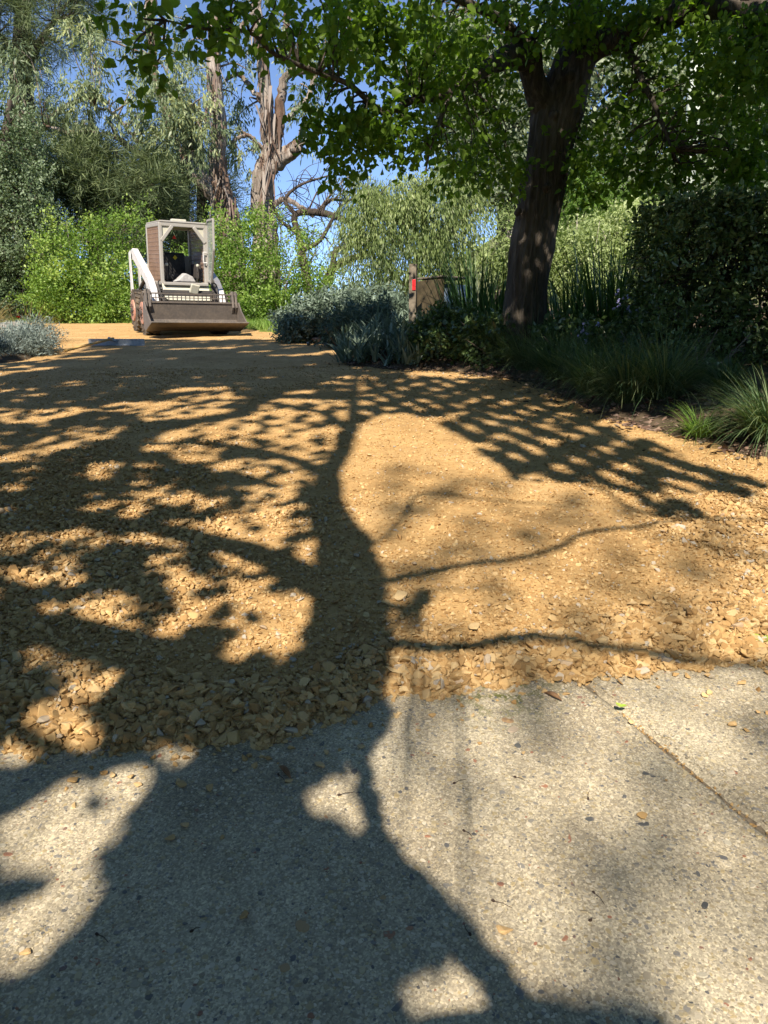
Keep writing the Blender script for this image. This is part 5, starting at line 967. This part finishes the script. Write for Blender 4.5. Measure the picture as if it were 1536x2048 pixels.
m_glass = mat_glass()
LX, LY = -3.5, 13.05
lz = float(gravel_z(np.array([[LX, LY]]))[0])
loader = thing('skid_steer_loader', 'white and grey skid steer loader with open cab door and wide rusty bucket', 'loader', (LX, LY, lz + .01))
loader.scale = (.89,) * 3; loader.rotation_euler = (Matrix.Rotation(math.radians(2.2), 3, 'Y') @ Matrix.Rotation(math.radians(5.0), 3, 'X') @ Matrix.Rotation(math.radians(28), 3, 'Z')).to_euler()
for sx in (-1, 1):
    for wy in (-.47, .43):
        cx = sx * .63
        w = MB().lathe([(-.13, .20), (-.135, .30), (-.12, .345), (-.08, .365), (.08, .365), (.12, .345), (.135, .30), (.13, .20)], (cx, wy, .37), 'x', 36)
        for k in range(20):
            a_ = 2 * math.pi * k / 20
            for sd in (-1, 1):
                rm = Matrix.Rotation(a_ + (.08 if sd > 0 else -.08), 3, 'X') @ Matrix.Rotation(sd * .5, 3, 'Z'); w.box(Vector((cx + sd * .065, wy, .37)) + Matrix.Rotation(a_ + (.08 if sd > 0 else -.08), 3, 'X') @ Vector((0, 0, .368)), (.14, .04, .04), rm)
        wh = w.build('wheel', m_tyre, loader)
        MB().lathe([(-.03, .02), (-.03, .19), (0, .205), (.03, .205)] if sx < 0 else [(-.03, .205), (0, .205), (.03, .19), (.03, .02)], (cx + sx * .12, wy, .37), 'x', 24).build('rim', m_rim, wh, 0)
        h_ = MB()
        for k in range(8): a_ = k * math.pi / 4; h_.rod((cx + sx * .14, wy + .1 * math.cos(a_), .37 + .1 * math.sin(a_)), (cx + sx * .17, wy + .1 * math.cos(a_), .37 + .1 * math.sin(a_)), .012, 6)
        h_.rod((cx + sx * .14, wy, .37), (cx + sx * .18, wy, .37), .05, 12).build('hub', m_char, wh)
ch = MB().box((0, .12, .52), (.92, 1.75, .5)).prism([(-.78, .3), (-.7, .25), (-.7, .78), (-.74, .8)], 'x', -.44, .44).build('chassis', m_char, loader, .012)
MB().box((0, .86, .98), (.84, .5, .5)).build('engine_cover', m_white, loader, .04)
MB().prism([(-.8, .62), (-.72, .58), (-.56, .86), (-.62, .9)], 'x', -.42, .42).build('front_panel', m_panel, loader, .008)
MB().box((0, -.6, .90), (.80, .2, .05)).build('step', m_frame, loader, .008)
# cab
cab = MB()
for sx in (-1, 1): cab.box((sx * .395, -.55, 1.40), (.06, .075, 1.06)).box((sx * .395, .56, 1.40), (.06, .075, 1.06)).box((sx * .395, 0, .9), (.055, 1.1, .06)).box((sx * .395, 0, 1.90), (.056, 1.1, .07))
cab.box((0, -.55, 1.905), (.80, .08, .075)).box((0, .56, 1.905), (.8, .08, .075)).box((0, .56, 1.15), (.74, .06, .5)); cab = cab.build('cab_frame', m_frame, loader, .012)
for sx in (-1, 1):
    MB().bar((sx * .39, -.57, 1.62), (sx * .19, -.57, 1.88), .06, .06, (0, 1, 0)).build('corner_brace', m_frame, cab, .008)
    MB().prism([(sx * .365, 1.87), (sx * .365, 1.67), (sx * .22, 1.87)], 'y', -.565, -.545).build('corner_pane', m_panel, cab)
MB().box((0, 0, 1.95), (.82, 1.2, .03)).build('roof', m_frame, loader, .01)
MB().box((-.04, -.42, 1.985), (.26, .12, .04)).build('roof_lamp', m_panel, loader, .01)
MB().box((0, .02, 1.90), (.70, 1.0, .03)).build('headliner', m_seat, loader)
for sx in (-1, 1):
    sc = empty('side_screen'); sc.parent = loader
    for k in range(13): MB().box((sx * .405, 0, .97 + .072 * k), (.014, 1.02, .014)).build('bar', m_mesh, sc)
    for k in range(13): MB().box((sx * .409, -.5 + .083 * k, 1.40), (.014, .014, .94)).build('bar', m_mesh, sc)
# seat, controls
seat = MB().box((0, .1, 1.0), (.46, .46, .12)).build('seat', m_seat, loader, .03); MB().box((0, .34, 1.22), (.46, .12, .46), Matrix.Rotation(-.12, 3, 'X')).build('seat_back', m_seat, seat, .04)
MB().box((.03, .26, 1.36), (.06, .01, .06), Matrix.Rotation(.78, 3, 'Y')).build('sticker', m_yel, seat)
MB().prism([(-.2, 0), (.22, 0), (.16, .1), (.03, .16), (-.1, .05)], 'y', -.35, -.1).build('cloth', m_cloth, loader, .02).location = (.02, -.1, .93)
for sx in (-1, 1):
    lv = MB().rod((sx * .27, -.38, .9), (sx * .28, -.42, 1.2), .012, 8).rod((sx * .28, -.42, 1.12), (sx * .28, -.42, 1.2), .02, 8).build('control_lever', m_char, loader); MB().lathe([(0, .01), (.01, .026), (.04, .026), (.055, .01)], (sx * .28, -.42, 1.2), 'z', 12).build('knob', m_panel, lv, 0, True)
    MB().box((sx * .33, -.1, 1.12), (.08, .5, .26)).build('side_console', m_char, loader, .02)
MB().prism([(-.035, 0), (.035, 0), (0, .07)], 'y', -.46, -.45).build('warning_tag', m_red, loader).location = (-.13, 0, 1.67)
# open door, swung out from the post
door = empty('door'); door.parent = loader; door.location = (.43, -.6, 0); door.rotation_euler = (0, 0, math.radians(-95))
f_ = MB()
for a_, b_ in (((0, 0, .96), (0, 0, 1.93)), ((0, 0, 1.93), (.07, 0, 2.0)), ((.07, 0, 2.0), (.6, 0, 2.0)), ((.6, 0, 2.0), (.6, 0, 1.5)), ((.6, 0, 1.5), (.3, 0, .95)), ((.3, 0, .95), (0, 0, .96))): f_.bar(a_, b_, .035, .035, (0, 1, 0))
f_.build('frame', m_frame, door, .004); MB().prism([(.02, .97), (.29, .97), (.585, 1.5), (.585, 1.98), (.07, 1.98), (.02, 1.92)], 'y', -.004, .004).build('pane', m_glass, door)
h_ = MB().rod((.04, -.03, 1.28), (.04, -.09, 1.28), .01, 8).rod((.04, -.09, 1.28), (.04, -.09, 1.46), .01, 8).rod((.04, -.09, 1.46), (.04, -.03, 1.46), .01, 8).build('handle', m_white, door)
# loader arms
for sx in (-1, 1):
    ax = sx * .60
    arm = MB().prism([(.98, 1.47), (.80, 1.50), (-.55, .98), (-.80, .80), (-1.0, .46), (-.98, .36), (-.88, .36), (-.68, .70), (-.5, .82), (.75, 1.28), (.98, 1.30)], 'x', ax - .055, ax + .055).build('loader_arm', m_white, loader, .01)
    MB().prism([(.70, .55), (.98, .55), (1.0, 1.42), (.84, 1.46)], 'x', ax - .075 - (.02 if sx < 0 else 0), ax - .06 - (.02 if sx < 0 else 0)).prism([(.70, .55), (.98, .55), (1.0, 1.42), (.84, 1.46)], 'x', ax + .06, ax + .075).build('tower', m_white, loader, .006)
    MB().rod((ax, .55, .75), (ax, -.1, .98), .035, 12).rod((ax, -.1, .98), (ax, -.35, 1.0), .02, 10).build('lift_cylinder', m_char, loader)
    MB().rod((sx * .5, -.72, .75), (sx * .42, -1.02, .52), .03, 10).rod((sx * .5, -.6, .86), (sx * .5, -.72, .75), .04, 10).build('tilt_cylinder', m_char, loader)
    hs = Acc(); hs.limb([(sx * .46, -.6, .95, .012), (sx * .52, -.78, .9, .012), (sx * .5, -.9, .72, .012), (sx * .4, -.95, .62, .012)], 16, 6); o = hs.obj('hose', m_seat); o.parent = loader
MB().box((.12, -.78, .82), (.16, .05, .17), Matrix.Rotation(.35, 3, 'X') @ Matrix.Rotation(.2, 3, 'Y')).build('rag', m_panel, loader, .015)
# bucket
bk = MB(); prof_o = [(-1.60, .265), (-1.12, .10), (-1.02, .15), (-.98, .30), (-1.03, .58)]; prof_i = [(-1.05, .58), (-1.0, .30), (-1.035, .17), (-1.12, .12), (-1.60, .28)]
bk.prism(prof_o + prof_i, 'x', -.825, .825)
bk = bk.build('bucket', m_bucket, loader, .004)
for sx in (-1, 1):
    MB().prism([(-1.61, .262), (-1.12, .095), (-1.01, .145), (-.97, .30), (-1.02, .60), (-1.09, .61), (-1.24, .47)], 'x', sx * .838 - .012, sx * .838 + .012).build('side_plate', m_bucket, bk, .003)
    ear = MB().prism([(-1.02, .40), (-1.1, .52), (-1.03, .80), (-.97, .80), (-.93, .50)], 'x', sx * .74 - .02, sx * .74 + .02).prism([(-1.02, .40), (-1.1, .52), (-1.03, .80), (-.97, .80), (-.93, .50)], 'x', sx * .80 - .02, sx * .80 + .02).rod((sx * .70, -1.0, .74), (sx * .84, -1.0, .74), .03, 12).build('ear', m_bucket, bk, .006)
MB().box((0, -1.615, .279), (1.69, .1, .022), Matrix.Rotation(-.33, 3, 'X')).build('cutting_edge', m_bucket, bk, .003)
for k in range(5): MB().box((-.58 + .29 * k, -1.58, .295), (.06, .07, .04)).build('edge_lug', m_bucket, bk, .008)
gd = empty('spill_guard'); gd.parent = loader
MB().box((0, -1.04, .74), (1.42, .022, .022)).build('rail', m_bucket, gd); MB().box((0, -1.04, .595), (1.62, .05, .03)).build('rail', m_bucket, gd)
MB().box((0, -1.042, .67), (1.42, .014, .014)).build('rail', m_bucket, gd)
for k in range(20): MB().box((-.70 + 1.40 / 19 * k, -1.04, .67), (.013, .016, .15)).build('bar', m_char, gd)

# ------------------------------------------------------------------ unseen trees added round the viewer to close off the low blue sky
for (x, y, w_, h, lab) in ((-6.5, 2.0, 2.2, 6.0, 'broad unseen tree added to block low sky beside the drive, level with the slab joint'), (-7.5, -4.0, 2.4, 5.5, 'broad unseen tree added to block low sky behind the viewer on the drive side'), (7.0, -1.5, 2.4, 6.5, 'broad unseen tree added to block low sky past the far end of the hedge'), (4.5, -7.5, 2.6, 5.5, 'broad unseen tree added to block low sky behind the viewer on the hedge side'), (-2.5, -10.5, 2.8, 5.5, 'broad unseen tree added to block low sky straight behind the shade tree')):
    z = float(G(x, y)); plant('sky_block_tree', lab, 'tree', (x, y, z), m_near_leaf, m_dark_bark, [[(x, y, z - .2, .2), (x + .1, y, z + h * .5, .13), (x, y + .1, z + h * .9, .03)]],
        [dict(c=(x, y, z + h * .6), r=(w_, w_, h * .38), clumps=70, per=8, var=.5), dict(c=(x, y, z + h * .28), r=(w_ * .9, w_ * .9, h * .26), clumps=50, per=8, var=.4)], dict(k=7, slen=.6, L=.32, W=.2, spread=.8, droop=.1, up=.4), twig=.03)
